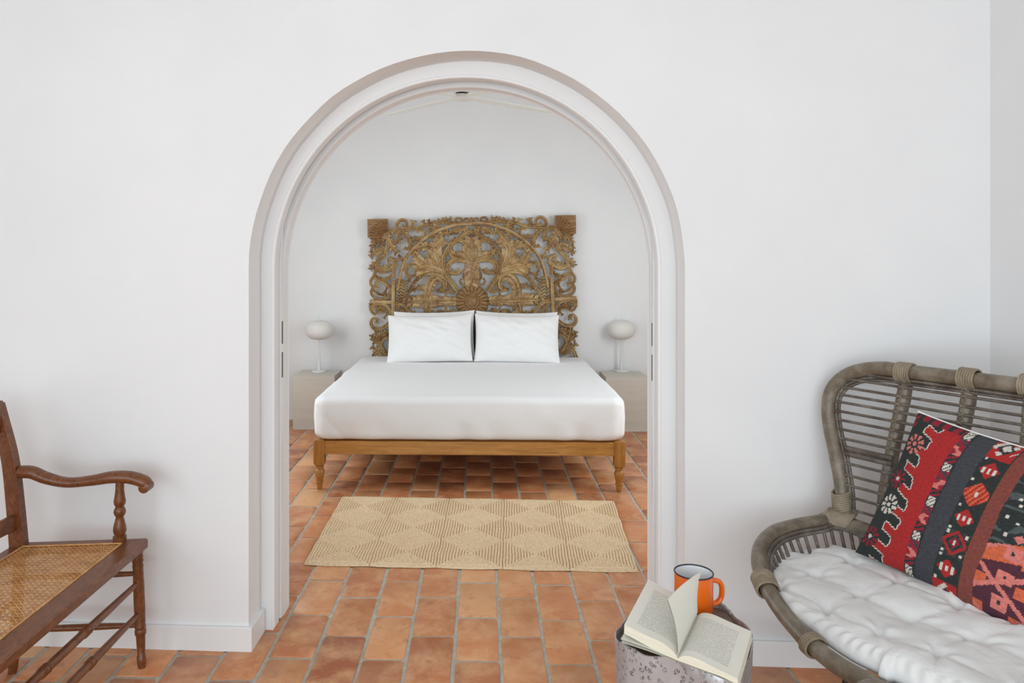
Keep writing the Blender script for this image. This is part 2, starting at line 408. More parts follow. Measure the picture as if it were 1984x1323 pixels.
# terracotta floor laid in staggered columns
def floor():
    tw, tl, g = .1673, .332, .013
    mb = MB(); tint = []
    mb.box(-2.9, 2.7, -3.6, 7.1, -.08, -.0035, mi=1); tint += [(0, 0, 0)]*8
    x0 = -.0954; k0 = int(math.floor((-2.95-x0)/tw)); k1 = int(math.ceil((2.9-x0)/tw))
    for k in range(k0, k1):
        xa = x0+k*tw+.003*math.sin(k*2.1); xb = x0+(k+1)*tw+.003*math.sin((k+1)*2.1)
        off = 2.762 if k % 2 == 0 else 2.943
        off += random.uniform(-.018, .018) if k not in (0, 1) else 0
        m0 = int(math.floor((-3.6-off)/tl)); m1 = int(math.ceil((7.0-off)/tl))
        for m in range(m0, m1):
            ya = off+m*tl; yb = ya+tl
            j = lambda a=.0022: random.uniform(-a, a)
            gg = g/2
            c = [(xa+gg+j(), ya+gg+j()), (xb-gg+j(), ya+gg+j()), (xb-gg+j(), yb-gg+j()), (xa+gg+j(), yb-gg+j())]
            ctr = ((xa+xb)/2, (ya+yb)/2)
            if not (-2.85 < ctr[0] < 2.62 and -3.5 < ctr[1] < 6.95): continue
            # rounded, slightly wavy outline
            per = []
            for i in range(4):
                p, q, r_ = c[i-1], c[i], c[(i+1) % 4]; rr = .007+abs(j(.004))
                def tow(a, b, d):
                    L = math.hypot(b[0]-a[0], b[1]-a[1]); return (a[0]+(b[0]-a[0])*d/L, a[1]+(b[1]-a[1])*d/L)
                a1, a2 = tow(q, p, rr), tow(q, r_, rr)
                per += [a1, ((a1[0]+a2[0]+q[0]*.8)/2.8, (a1[1]+a2[1]+q[1]*.8)/2.8), a2]
                L = math.hypot(r_[0]-q[0], r_[1]-q[1])
                for f in (.3, .6):
                    t_ = tow(q, r_, L*f); per.append((t_[0]+j(.0012), t_[1]+j(.0012)))
            zt = random.uniform(-.0008, .0008); n = len(per)
            tx, ty = random.uniform(-.006, .006), random.uniform(-.004, .004)
            def Z(p, dz): return zt+dz+tx*(p[0]-ctr[0])+ty*(p[1]-ctr[1])
            def ins(p, s): return (ctr[0]+(p[0]-ctr[0])*(1-s*2.2/ tw*.5), ctr[1]+(p[1]-ctr[1])*(1-s*2.2/tl*.5))
            rings = [(0, -.006), (.0008, -.0022), (.004, 0.0)]
            vs = []
            for s_, dz in rings: vs += [R((*ins(p, s_), Z(p, dz))) for p in per]
            fs = [(r_*n+i, r_*n+(i+1) % n, (r_+1)*n+(i+1) % n, (r_+1)*n+i) for r_ in range(2) for i in range(n)]
            fs.append(tuple(2*n+i for i in range(n)))
            mb.add(vs, fs, 0)
            t3 = (min(1, max(0, random.gauss(.5, .24))), random.random(), random.random()); tint += [t3]*len(vs)
    o = mb.build('floor', ['tile', 'mortar'], smooth=50)
    a = o.data.attributes.new('tint', 'FLOAT_COLOR', 'POINT')
    arr = np.ones((len(tint), 4), dtype=np.float32); arr[:, :3] = tint; a.data.foreach_set('color', arr.ravel())
    return struct(o)
floor()

# ------------------------------------------------------------------ bed
def bed():
    xl, xr = -1.024, .882; y0, y1 = 4.728, 6.70
    # bedroom frame coordinates: X' of the outer legs
    xl, xr = R_inv(PY(606, 900, 4.74)).x, R_inv(PY(1213, 900, 4.69)).x
    root = thing('bed_frame', 'honey oak bed frame with turned front legs under the white mattress', 'bed', R(((xl+xr)/2, y0+.9, 0)))
    T = lambda p: R(p)
    for x in (xl, xr-.066):
        for y in (y0, y1-.066):
            mb = MB(); cx, cy = x+.033, y+.033
            # square block with chamfered corners
            def sq(h, z, c=.004):
                return [R((cx+a, cy+b, z)) for a, b in ((-h+c, -h), (h-c, -h), (h, -h+c), (h, h-c), (h-c, h), (-h+c, h), (-h, h-c), (-h, -h+c))]
            rings = [sq(.033, .309, .008), sq(.033, .306), sq(.033, .168), sq(.027, .152, .012)]
            vs = sum(rings, [])
            mb.add(vs, [tuple(range(8)), tuple(range(24, 32))]+[(r*8+i, r*8+(i+1) % 8, (r+1)*8+(i+1) % 8, (r+1)*8+i) for r in range(3) for i in range(8)])
            prof = [(.156, .024), (.150, .020), (.146, .019), (.144, .024), (.138, .0255), (.133, .023), (.131, .0205), (.124, .026), (.112, .0305), (.10, .0305), (.085, .028), (.07, .0235), (.056, .020), (.053, .0195), (.051, .0235), (.045, .0245), (.040, .022), (.038, .018), (.03, .0185), (.015, .0165), (.002, .0145), (0, .013)]
            mb.tube([R((cx, cy, z)) for z, _ in prof], [r for _, r in prof], 24)
            mb.build('leg', 'oakleg', root, smooth=40)
    mb = MB(); mb.box(xl+.064, xr-.064, y0+.010, y0+.034, .222, .303, T=T); mb.build('front_rail', 'oak', root, bevel=.003)
    mb = MB(); mb.box(xl+.064, xr-.064, y1-.034, y1-.010, .222, .303, T=T); mb.build('back_rail', 'oak', root, bevel=.003)
    for x in (xl+.01, xr-.034):
        mb = MB(); mb.box(x, x+.024, y0+.064, y1-.064, .222, .303, T=T); mb.build('side_rail', 'oak', root, bevel=.003)
    for i in range(11):
        mb = MB(); y = y0+.1+i*.17; mb.box(xl+.036, xr-.036, y, y+.07, .285, .299, T=T); mb.build('slat', 'oak', root)
    # mattress in a fitted sheet
    mb = MB(); hx = (xr-xl)/2-.001; mx = (xl+xr)/2; ya, yb_ = y0-.004, y1-.03; hy = (yb_-ya)/2; my = (ya+yb_)/2
    z0, z1 = .310, .572; hz = (z1-z0)/2; mz = (z0+z1)/2
    def surf(p):   # p in the unit cube surface
        x, y, z = p.x*hx, p.y*hy, p.z*hz
        rc = .085; rz = .042 if p.z > 0 else .045
        # horizontal rounding
        ix, iy = max(-hx+rc, min(hx-rc, x)), max(-hy+rc, min(hy-rc, y))
        iz = max(-hz+rz, min(hz-rz, z))
        jx, jy = max(-hx+rz, min(hx-rz, x)), max(-hy+rz, min(hy-rz, y))
        # superellipsoid style rounding
        d = Vector(((x-ix), (y-iy))); 
        if d.length > 1e-9:
            d = d.normalized()*min(rc, max(abs(x-ix), abs(y-iy))); x, y = ix+d.x, iy+d.y
        # vertical rounding
        ex = max(0, abs(z)-(hz-rz))/rz
        if ex > 0:
            edge = max(0, max(abs(p.x)*hx-(hx-rz), abs(p.y)*hy-(hy-rz)))/rz
            ln = math.hypot(ex, edge)
            if edge > 0 and ln > 0:
                m = max(ex, edge); k = m/ln; ex2, ed2 = ex*k, edge*k
                z = math.copysign((hz-rz)+ex2*rz, z)
                s = (edge-ed2)*rz
                q = Vector((x, y)); 
                nx = 1 if abs(p.x)*hx >= hx-rz else 0; ny = 1 if abs(p.y)*hy >= hy-rz else 0
                x -= math.copysign(s, x)*nx; y -= math.copysign(s, y)*ny
        # bulge
        bz = math.cos(z/hz*PI/2*.9)
        if abs(p.x) > .999: x += math.copysign(.010*bz, x)
        if abs(p.y) > .999: y += math.copysign(.010*bz, y)
        # crown, sag and small wrinkles
        wx = fbm(x*1.3, y*2.2, z*3, 2.2)*.006+fbm(x, y*.4, z*1.2, 7)*.003
        front = max(0, 1-(y+hy)/.12); low = max(0, (-z)/hz)
        if front > 0:
            wx += low*front*(.009*math.sin(x*17+5*fbm(x, z, 0, 3))+.007*fbm(x*9, z*5, 0, 1))
            for sx in (-1, 1):    # diagonal tuck at each front corner
                t = (sx*x-(hx-.20)); line = t-(z+hz)*.80
                wx += -.007*math.exp(-(line/.010)**2)*front*(1 if 0 < t < .25 else 0)
        if z > 0: z += wx*.8+.004*math.cos(x/hx*1.4)
        y -= wx*front
        x -= math.copysign(wx*max(0, 1-(hx-abs(x))/.1), -x)
        return R((mx+x, my+y, mz+z))
    n = 110
    def face(f, a, b): mb.grid(lambda s, t: surf(f(s*2-1, t*2-1)), a, b)
    face(lambda a, b: Vector((a, b, 1)), n, n); face(lambda a, b: Vector((a, b, -1)), n, n)
    face(lambda a, b: Vector((a, -1, b)), n, 26); face(lambda a, b: Vector((a, 1, b)), n, 26)
    face(lambda a, b: Vector((-1, a, b)), n, 26); face(lambda a, b: Vector((1, a, b)), n, 26)
    tag(mb.build('mattress', 'linen', smooth=75, weld=True), 'thick white mattress in a fitted white sheet on the oak bed frame', 'mattress')
def R_inv(p): return Vector((p.x*cb-p.y*sb, p.x*sb+p.y*cb, p.z))
bed()

# ------------------------------------------------------------------ pillows
def pillow_mesh(wd, ht, th, seed, n=70, pinch=.065, flange=0.0):
    mb = MB()
    def fn(side):
        def f(a, b):
            x, y = a*2-1, b*2-1
            px = x*(1-pinch*.6*(1-abs(y)**2.2)); py = y*(1-pinch*1.3*(1-abs(x)**2.2)*(1 if y > 0 else .12))
            h = ((1-x**4)*(1-y**4))**.62
            h *= (.80+.2*(1-x*x)*(1-y*y))
            wr = fbm(x*1.6+seed, y*1.3, side, 1.8)*.10*h+fbm((x+y)*3+seed, (x-y)*1.2, side*3, 1.6)*.05*h
            return Vector((px*wd/2, -side*(h*th/2+wr*th), py*ht/2))
        return f
    mb.grid(fn(1), n, n); mb.grid(fn(-1), n, n)
    return mb
def bed_pillow(u0, u1, vt, vb, Y0, Y1, seed, label, th=.14, roll=0):
    A = PY((u0+u1)/2, vb, Y0); B = PY((u0+u1)/2, vt, Y1)
    up = (B-A); ht = up.length; wd = (u1-u0)/F*(Y0+Y1)/2
    mb = pillow_mesh(wd, ht, th, seed); o = mb.build('pillow', 'pillowcase', smooth=60, weld=True)
    zax = up.normalized(); xax = Vector((math.cos(roll)*cb, -sb, math.sin(roll))); yax = zax.cross(xax).normalized(); xax = yax.cross(zax)
    o.matrix_world = Matrix.Translation((A+B)/2) @ Matrix((xax, yax, zax)).transposed().to_4x4()
    tag(o, label, 'pillow', 'white pillows on the bed'); return o
bed_pillow(762, 920, 602, 695, 6.47, 6.60, 3.1, 'white pillow at the back of the left pair, its corner peeping out at upper left', .085, .015)
bed_pillow(921, 1081, 603, 695, 6.47, 6.60, 5.7, 'white pillow at the back of the right pair, its corner showing at upper right', .085, -.02)
bed_pillow(750, 915, 609, 701, 6.27, 6.42, 1.3, 'white pillow in front on the left half of the bed', .15)
bed_pillow(919, 1084, 609, 702, 6.27, 6.42, 8.4, 'white pillow in front on the right half of the bed', .15)

# ------------------------------------------------------------------ carved headboard panel
def headboard():
    Yh = 6.70; cpx = (915.5, 555.0)      # middle of the panel
    c0 = PY(cpx[0], cpx[1], Yh); sc = Yh/F/4.267
    root = thing('carved_headboard', 'large openwork carved wooden panel hung as a headboard behind the pillows', 'headboard', (c0.x, c0.y+.03, .50))
    roll = math.radians(1.08)
    def loc(x, y):   # crop px -> unrolled metres
        x2, y2 = (x-920)*sc, -(y-661)*sc
        return x2, y2
    def unroll(x, y):  # left-half trace, remove the roll
        a, b = loc(x, y); ca, sa = math.cos(-roll), math.sin(-roll)
        return a*ca-b*sa, a*sa+b*ca
    def Wd(a, b, h):
        ca, sa = math.cos(roll), math.sin(roll); x, z = a*ca-b*sa, a*sa+b*ca
        return Vector((c0.x+x*cb, c0.y-x*sb+.028-h, c0.z+z))
    mb = MB()
    PR = [(-1, 0), (-.92, .55), (-.62, 1), (-.30, .86), (0, .52), (.30, .86), (.62, 1), (.92, .55), (1, 0)]
    PS = [(-1, 0), (-.8, .75), (0, 1), (.8, .75), (1, 0)]
    def ribbon(pts, wd, h, prof=PR, mirror=True):
        """pts list of 2D metres, wd list of half widths"""
        for sg in ((1, -1) if mirror else (1,)):
            n = len(pts); m = len(prof); vs = []
            for i in range(n):
                a = pts[max(i-1, 0)]; b = pts[min(i+1, n-1)]; dx, dy = b[0]-a[0], b[1]-a[1]; L = math.hypot(dx, dy) or 1
                nx, ny = -dy/L, dx/L; hh = h*(.55+.45*min(1, wd[i]/.008))
                for q, k in prof: vs.append(Wd(sg*(pts[i][0]+nx*wd[i]*q), pts[i][1]+ny*wd[i]*q, .004+hh*k))
                vs.append(Wd(sg*(pts[i][0]+nx*wd[i]), pts[i][1]+ny*wd[i], 0)); vs.append(Wd(sg*(pts[i][0]-nx*wd[i]), pts[i][1]-ny*wd[i], 0))
            M_ = m+2; fs = [(i*M_+k, i*M_+(k+1) % M_, (i+1)*M_+(k+1) % M_, (i+1)*M_+k) for i in range(n-1) for k in range(M_)]
            fs += [tuple(range(M_)), tuple((n-1)*M_+k for k in range(M_))]
            mb.add(vs, fs)
    def S(pts, w0, w1=None, h=.022, curl=False, prof=PR, n=6, mirror=True):
        w1 = w0*.55 if w1 is None else w1
        P = cr([Vector((*unroll(*p), 0)) for p in pts], n); N = len(P)
        wd = [(w0+(w1-w0)*i/(N-1))*sc/2*1.32 for i in range(N)]
        if curl: wd[-1] *= 1.7; wd[-2] *= 1.8; wd[-3] *= 1.3
        ribbon([(p.x, p.y) for p in P], wd, h, prof, mirror)
    def L(pts, w, h=.024, lobes=5, mirror=True, core=.68, prof=PR):
        P = cr([Vector((*unroll(*p), 0)) for p in pts], 6); N = len(P)
        wd = [max(.0012, w*sc*.5*core*math.sin(PI*min(1, .12+.88*i/(N-1)))**.7) for i in range(N)]
        ribbon([(p.x, p.y) for p in P], wd, h, prof, mirror)
        for k in range(lobes):
            f = .08+.78*k/max(1, lobes-1); i = int(f*(N-1)); a = P[max(i-1, 0)]; b = P[min(i+1, N-1)]
            d = (b-a).normalized(); ll = w*sc*.5*(1.0-.45*abs(f-.35))*1.42
            for s in (-1, 1):
                nr = Vector((-d.y, d.x, 0))*s
                q = [P[i]+nr*ll*.1, P[i]+d*ll*.25+nr*ll*.55, P[i]+d*ll*.75+nr*ll*.95]
                qq = cr(q, 4); ribbon([(p.x, p.y) for p in qq], [ll*.28, ll*.34, ll*.38, ll*.39, ll*.37, ll*.31, ll*.24, ll*.14, ll*.03], h*.82, PS, mirror)
    # frame arcs
    S([(915, 140), (800, 146), (700, 172), (600, 212), (500, 280), (420, 355), (362, 435), (330, 520), (312, 610), (300, 690)], 24, 20, .03, prof=PS)
    S([(262, 610), (262, 760), (262, 930), (262, 1285)], 26, 26, .03, prof=PS)
    S([(915, 205), (860, 232), (790, 275), (722, 340), (682, 425), (684, 500), (715, 575), (765, 650), (800, 700)], 30, 26, .028)
    S([(338, 795), (400, 690), (440, 625), (500, 575), (570, 553), (640, 560), (700, 595), (750, 650), (785, 700)], 26, 20, .026)
    for k in range(9):
        f = k/8; S([(352+f*130-8, 770-f*190+2), (352+f*130+8, 770-f*190-2)], 16, 16, .034, prof=PS, n=2)
    for k in range(12):
        y = 255+k*30; x = 772-k*14 if k < 6 else 690+((k-6)**2)*1.6
        S([(x-6, y), (x+6, y+5)], 13, 13, .036, prof=PS, n=2)
    # top rail foliage
    S([(215, 200), (330, 190), (450, 180), (560, 142), (640, 130), (760, 135), (910, 138)], 26, 22)
    S([(290, 190), (292, 140), (330, 108), (372, 125), (368, 168), (335, 165)], 26, 16, curl=True)
    S([(378, 190), (418, 160), (430, 110)], 26, 26, curl=True); S([(455, 180), (515, 150), (505, 112)], 22, 18, curl=True)
    S([(530, 160), (560, 130), (552, 105)], 18, 16, curl=True)
    L([(600, 140), (680, 112), (750, 98)], 40); S([(770, 130), (790, 95), (830, 98), (825, 120)], 18, 10, curl=True)
    S([(845, 128), (860, 98), (885, 102)], 16, 10, curl=True)
    L([(250, 200), (310, 235), (300, 295), (240, 300)], 42); L([(330, 200), (375, 240), (410, 300), (430, 350)], 44)
    L([(450, 190), (515, 205), (510, 260), (455, 268), (430, 245)], 40); L([(560, 155), (610, 185), (600, 240), (540, 258)], 38)
    S([(385, 250), (400, 330), (370, 350), (352, 340)], 24, 18, curl=True); S([(430, 270), (470, 275), (500, 285)], 20, 14)
    L([(640, 160), (600, 180), (560, 200)], 34)
    # spandrel between arcs
    L([(890, 178), (820, 195), (760, 205), (690, 235)], 46, lobes=7); L([(700, 180), (640, 260), (600, 290)], 46)
    S([(720, 215), (655, 235), (610, 280), (620, 325), (665, 320)], 24, 16, curl=True)
    L([(660, 500), (625, 420), (612, 350), (650, 300), (700, 265)], 92, lobes=8)
    L([(640, 340), (560, 325), (480, 340), (410, 375)], 60, lobes=6); L([(530, 480), (470, 440), (440, 380)], 66, lobes=5)
    L([(690, 545), (600, 515), (520, 505), (430, 540)], 96, lobes=8); L([(640, 480), (580, 440), (560, 400)], 56, lobes=4)
    L([(400, 590), (362, 530), (392, 480), (440, 485)], 38, lobes=4); L([(450, 560), (400, 590), (395, 625)], 30, lobes=3)
    for k in range(7):
        y = 600+k*27; S([(285, y), (312, y+20), (345, y+4)], 13, 7, .02, prof=PS, n=4)
        S([(318, y+4), (352, y+24), (392-k*5, y+2)], 13, 7, .02, prof=PS, n=4)
    # inner palmette
    L([(915, 470), (915, 400), (915, 340), (915, 225)], 118, .03, lobes=7, mirror=False, core=.42, prof=PS)
    L([(912, 452), (880, 400), (878, 350), (905, 300)], 60, .03, lobes=4); L([(905, 440), (850, 425), (800, 410), (745, 395)], 66, .03, lobes=6, core=.5)
    S([(915, 425), (845, 425), (770, 405), (737, 370), (735, 320), (765, 287), (812, 278), (852, 300), (868, 345), (850, 390)], 44, 26, .026)
    L([(870, 360), (850, 320), (850, 270)], 30, lobes=3)
    S([(915, 450), (830, 442), (762, 445), (722, 482), (722, 525), (760, 550), (806, 543), (820, 515)], 38, 26, .026, curl=True)
    L([(715, 470), (705, 520), (750, 560)], 40, lobes=4)
    L([(915, 450), (915, 520), (915, 600), (915, 660)], 100, .028, lobes=8, mirror=False, core=.4, prof=PS); L([(908, 470), (890, 540), (895, 620)], 50, lobes=5); L([(900, 500), (865, 530), (870, 580)], 34, lobes=4)
    S([(905, 560), (870, 600), (845, 590), (850, 560)], 16, 12, curl=True); S([(880, 640), (840, 650), (815, 620), (830, 595)], 16, 10, curl=True)
    # horizontal spray both sides of the rosette, mirrored below it
    fl = lambda pts: [(x, 1572-y) for x, y in pts]
    L([(790, 786), (730, 786), (670, 786), (630, 786)], 66, lobes=6); L([(650, 786), (560, 786), (470, 786), (350, 792)], 86, lobes=9)
    up = [('S', [(555, 775), (552, 700), (570, 625), (620, 582), (675, 605), (692, 655), (668, 698), (642, 690)], 62, 22, True),
          ('L', [(560, 740), (570, 660), (625, 595), (680, 610)], 60, 6), ('L', [(560, 760), (530, 690), (470, 670), (410, 705)], 40, 5),
          ('L', [(620, 700), (680, 650), (660, 590)], 26, 3), ('S', [(400, 745), (455, 745), (540, 752)], 14, 10, False),
          ('S', [(740, 770), (700, 745), (705, 705), (735, 700), (742, 725)], 18, 14, True), ('S', [(775, 720), (735, 690), (720, 640)], 18, 12, False)]
    for it in up:
        for fn in ((lambda p: p), fl):
            if it[0] == 'S': S(fn(it[1]), it[2], it[3], curl=it[4])
            else: L(fn(it[1]), it[2], lobes=it[3])
    S([(280, 800), (340, 815), (400, 870), (440, 930), (480, 1000)], 28, 22); S([(280, 805), (320, 870), (330, 940)], 20, 14, curl=True)
    L([(300, 830), (350, 880), (360, 950)], 34, lobes=4)
    S([(785, 870), (740, 890), (720, 940), (760, 965), (785, 935)], 22, 16, curl=True)
    S([(690, 900), (640, 985), (540, 1010), (440, 940)], 24, 20); S([(800, 880), (720, 1000), (690, 1120), (760, 1240), (900, 1280)], 28, 24)
    L([(640, 1000), (560, 1080), (440, 1120), (330, 1100)], 90, lobes=8); L([(660, 1120), (560, 1180), (460, 1250)], 80, lobes=7)
    S([(300, 960), (360, 1040), (320, 1120), (290, 1200), (360, 1260)], 28, 20, curl=True); L([(850, 1000), (800, 1100), (830, 1200)], 80, lobes=7)
    S([(262, 1275), (600, 1278), (915, 1278)], 24, 24, .03, prof=PS)
    # side border scrolls
    S([(212, 215), (214, 300), (192, 390), (142, 440), (120, 510), (100, 575)], 30, 22)
    L([(205, 240), (245, 320), (300, 390)], 60, lobes=5); L([(190, 270), (120, 285), (85, 330), (78, 395)], 44, lobes=5)
    L([(190, 350), (130, 370), (64, 425)], 50, lobes=5); L([(140, 450), (95, 485), (66, 525)], 42, lobes=4)
    L([(150, 300), (110, 260), (75, 275)], 34, lobes=3); L([(200, 400), (165, 350), (150, 300)], 40, lobes=4)
    S([(118, 505), (170, 535), (235, 520), (275, 470), (250, 430), (222, 440), (230, 465)], 34, 16, curl=True)
    L([(140, 520), (200, 505), (245, 480)], 40, lobes=5); S([(225, 425), (285, 440), (345, 430)], 22, 16); S([(290, 470), (262, 520), (262, 590)], 24, 24)
    S([(300, 400), (330, 430), (350, 470)], 20, 14)
    S([(105, 575), (150, 610), (205, 640), (240, 690), (222, 745), (165, 770), (110, 758), (78, 715), (95, 672), (140, 672)], 30, 16, curl=True)
    S([(100, 575), (72, 618), (84, 660), (118, 652), (112, 625)], 22, 14, curl=True); L([(150, 600), (210, 600), (250, 570)], 34, lobes=4)
    L([(215, 660), (190, 720), (205, 745)], 28, lobes=3); S([(92, 690), (140, 725), (185, 735)], 18, 12)
    S([(66, 790), (150, 790), (262, 792)], 26, 26, .026, prof=PS)
    S([(75, 865), (90, 820), (150, 805), (205, 822), (242, 870), (258, 910)], 26, 20); S([(70, 800), (72, 850), (95, 892)], 20, 16)
    L([(110, 860), (165, 840), (220, 890)], 34, lobes=5); S([(100, 900), (150, 870), (200, 880), (225, 920)], 16, 10)
    S([(255, 890), (232, 960), (165, 1010), (100, 1012), (75, 968), (92, 930), (126, 936), (122, 966)], 28, 16, curl=True)
    L([(240, 930), (210, 900), (180, 930)], 26, lobes=3)
    S([(118, 1010), (128, 1080), (160, 1170), (205, 1235)], 28, 24); L([(135, 1090), (180, 1050), (250, 1045)], 46, lobes=5)
    L([(150, 1140), (100, 1110), (78, 1060)], 40, lobes=4); S([(200, 1220), (160, 1150), (185, 1095), (230, 1090), (235, 1120)], 26, 16, curl=True)
    L([(190, 1240), (130, 1200), (76, 1160)], 48, lobes=5); S([(85, 1275), (110, 1215), (170, 1195), (225, 1240), (235, 1280)], 24, 18)
    L([(215, 1240), (245, 1180), (240, 1140)], 30, lobes=3); S([(70, 1282), (150, 1284), (262, 1282)], 16, 16, prof=PS)
    mb.build('openwork_panel', 'carved', root, smooth=50)
    # backing bars that carry the fretwork
    mb = MB()
    def rbox(x0, x1, y0, y1, h0, h1, m=mb):
        a, b = loc(x0, y0)[0], loc(x1, y0)[0]; c, d = loc(0, y1)[1], loc(0, y0)[1]
        m.add([Wd(x, z, h) for x in (a, b) for z in (c, d) for h in (h0, h1)], [(0, 1, 3, 2), (4, 6, 7, 5), (0, 4, 5, 1), (2, 3, 7, 6), (0, 2, 6, 4), (1, 5, 7, 3)])
    rbox(905, 935, 930, 1290, -.012, .014)
    mb.build('centre_post', 'carveddark', root)
    # rosette
    mb = MB(); rx, ry = unroll(917, 786); NP = 22; rad = 138*sc
    rings = [(0, .030), (.16, .036), (.26, .034), (.29, .026), (.33, .030), (.40, .032), (.43, .024), (.5, .028), (.7, .036), (.88, .030), (.97, .018), (1.0, .004), (1.0, 0)]
    NA = NP*8; vs = []
    for r_, h_ in rings:
        for k in range(NA):
            a = 2*PI*k/NA; pet = abs(math.sin(NP*a/2)); rr = rad*r_*(1+(.045*(pet-.5) if r_ > .8 else 0)); hh = h_-(.009*(1-pet)**3 if r_ >= .5 else 0)
            vs.append(Wd(rx+rr*math.cos(a), ry+rr*math.sin(a), max(0, hh)))
    nr = len(rings)
    mb.add(vs, [(i*NA+k, i*NA+(k+1) % NA, (i+1)*NA+(k+1) % NA, (i+1)*NA+k) for i in range(nr-1) for k in range(NA)]+[tuple((nr-1)*NA+k for k in range(NA))])
    mb.build('rosette', 'carvedblock', root, smooth=40)
    mb = MB(); rx, ry = 0, unroll(915, 112)[1]
    vs = []; rg = [(0, .03), (.4, .036), (.5, .026), (.75, .034), (1, .028), (1, 0)]
    for r_, h_ in rg:
        for k in range(24): a = 2*PI*k/24; vs.append(Wd(rx+24*sc*r_*math.cos(a), ry+24*sc*r_*math.sin(a), h_))
    mb.add(vs, [(i*24+k, i*24+(k+1) % 24, (i+1)*24+(k+1) % 24, (i+1)*24+k) for i in range(5) for k in range(24)]+[tuple(5*24+k for k in range(24))])
    mb.build('top_rosette', 'carved', root, smooth=40)
    # corner blocks with carved fan
    for sg in (-1, 1):
        mb = MB(); a0, b1 = loc(58, 0)[0], unroll(58, 103)[1]; sz = 172*sc
        xs = sorted((sg*a0*-1, sg*(a0+sz)*-1)); za, zb = b1-sz*.9, b1
        mb.add([Wd(x, z, h) for x in xs for z in (za, zb) for h in (-.004, .026)], [(0, 1, 3, 2), (4, 6, 7, 5), (0, 4, 5, 1), (2, 3, 7, 6), (0, 2, 6, 4), (1, 5, 7, 3)])
        ox = xs[0] if sg > 0 else xs[1]; dirx = 1 if sg > 0 else -1   # inner lower corner
        for k in range(8):
            a = math.radians(8+k*10.5); q = []
            for f in (.30, .6, .95): q.append((ox+dirx*sz*.98*f*math.cos(a), za+sz*.9*f*math.sin(a)))
            q = [(x, z) for x, z in q]
            # wedge ribs
            for i in range(2):
                pass
            n = 3; vs = []
            for i, (x, z) in enumerate(q):
                wd = .003+.006*i/2; nx, nz = -math.sin(a), math.cos(a)*dirx
                for s_, h_ in ((-1, .026), (0, .036), (1, .026)): vs.append(Wd(x+nx*wd*s_*dirx, z+nz*wd*s_*dirx, h_))
            mb.add(vs, [(i*3+j, i*3+j+1, (i+1)*3+j+1, (i+1)*3+j) for i in range(2) for j in range(2)]+[(0, 1, 2), (6, 7, 8)])
        mb.build('corner_block', 'carvedblock', root, smooth=30)
headboard()

# ------------------------------------------------------------------ bedside cubes and lamps
def nightstand(lx, ly, side, label):
    """front-left floor corner in bedroom frame; side = +1 slot on its right face"""
    wdt, dp, ht = .345, .345, .445
    root = thing('nightstand', label, 'nightstand', R((lx+wdt/2, ly+dp/2, 0)), 'cream cube nightstands beside the bed')
    T = lambda p: R((p.x+lx, p.y+ly, p.z))
    mb = MB(); xs = wdt-.02 if side > 0 else 0
    mb.box(0, wdt, 0, .018, 0, ht, T=T); mb.box(0, wdt, dp-.018, dp, 0, ht, T=T); mb.box(0, wdt, .0182, dp-.0182, ht-.018, ht, T=T); mb.box(0.001, wdt-.001, .0182, dp-.0182, .0, .018, T=T)
    ox = 0 if side > 0 else wdt-.018; mb.box(ox, ox+.018, .0182, dp-.0182, .0182, ht-.0182, T=T)
    # slotted side
    sy0, sy1, sz0, sz1 = .08, .155, .375, .405
    mb.box(xs, xs+.018, .0182, sy0, .0182, ht-.0182, T=T); mb.box(xs, xs+.018, sy1, dp-.0182, .0182, ht-.0182, T=T)
    mb.box(xs, xs+.018, sy0, sy1, .0182, sz0, T=T); mb.box(xs, xs+.018, sy0, sy1, sz1, ht-.0182, T=T)
    mb.build('cabinet_body', 'lacquer', root, bevel=0)
    mb = MB(); xin = xs-.002 if side > 0 else xs+.018
    mb.box(xin, xin+.002, sy0-.004, sy1+.004, sz0-.004, sz1+.004, T=T); mb.build('slot_shade', 'black', root, label='black sheet standing for the shade in the finger slot')  # black sheet behind the cut-out, painted stand-in for the shade inside
    return root
pl = R_inv(PZ(567.5, 832, 0)); nightstand(pl.x, pl.y, 1, 'cream cube nightstand to the left of the bed')
pr = R_inv(PZ(1174, 836, 0)); nightstand(pr.x, pr.y, -1, 'cream cube nightstand to the right of the bed')
def lamp(c, label, root=None):
    root = thing('table_lamp', label, 'lamp', c, 'white globe table lamps')
    X = lambda z, dx=0: (c[0]+dx, c[1], c[2]+z)
    mb = MB(); pr = [(0, .062), (.004, .064), (.010, .062), (.014, .045), (.017, .02)]; mb.tube([X(z) for z, _ in pr], [r for _, r in pr], 32); mb.build('base', 'lampwhite', root, smooth=40)
    mb = MB(); pr = [(.016, .016), (.05, .014), (.10, .009), (.14, .006), (.28, .0055)]; mb.tube([X(z) for z, _ in pr], [r for _, r in pr], 16); mb.build('stem', 'lampwhite', root, smooth=60)
    mb = MB(); N = 22; pts = []; rr = []
    for i in range(N+1):
        a = -PI/2+PI*i/N; pts.append(X(.358+.083*math.copysign(abs(math.sin(a))**.9, math.sin(a)))); rr.append(max(.012, .118*abs(math.cos(a))**.8))
    mb.tube(pts, rr, 40); mb.build('globe_shade', 'lampglass', root, smooth=70)
    mb = MB(); mb.tube([X(.44), X(.452), X(.456), X(.49), X(.495)], [.008, .007, .003, .0025, .001], 12); mb.build('finial', 'lampwhite', root, smooth=50)
    return root
q = PZ(619, 719.5, .447); lamp((q.x, q.y-.01, .4455), 'white lamp with opal globe on the left nightstand')
q = PZ(1203, 718.5, .447); lamp((q.x, q.y-.01, .4455), 'white lamp with opal globe on the right nightstand')

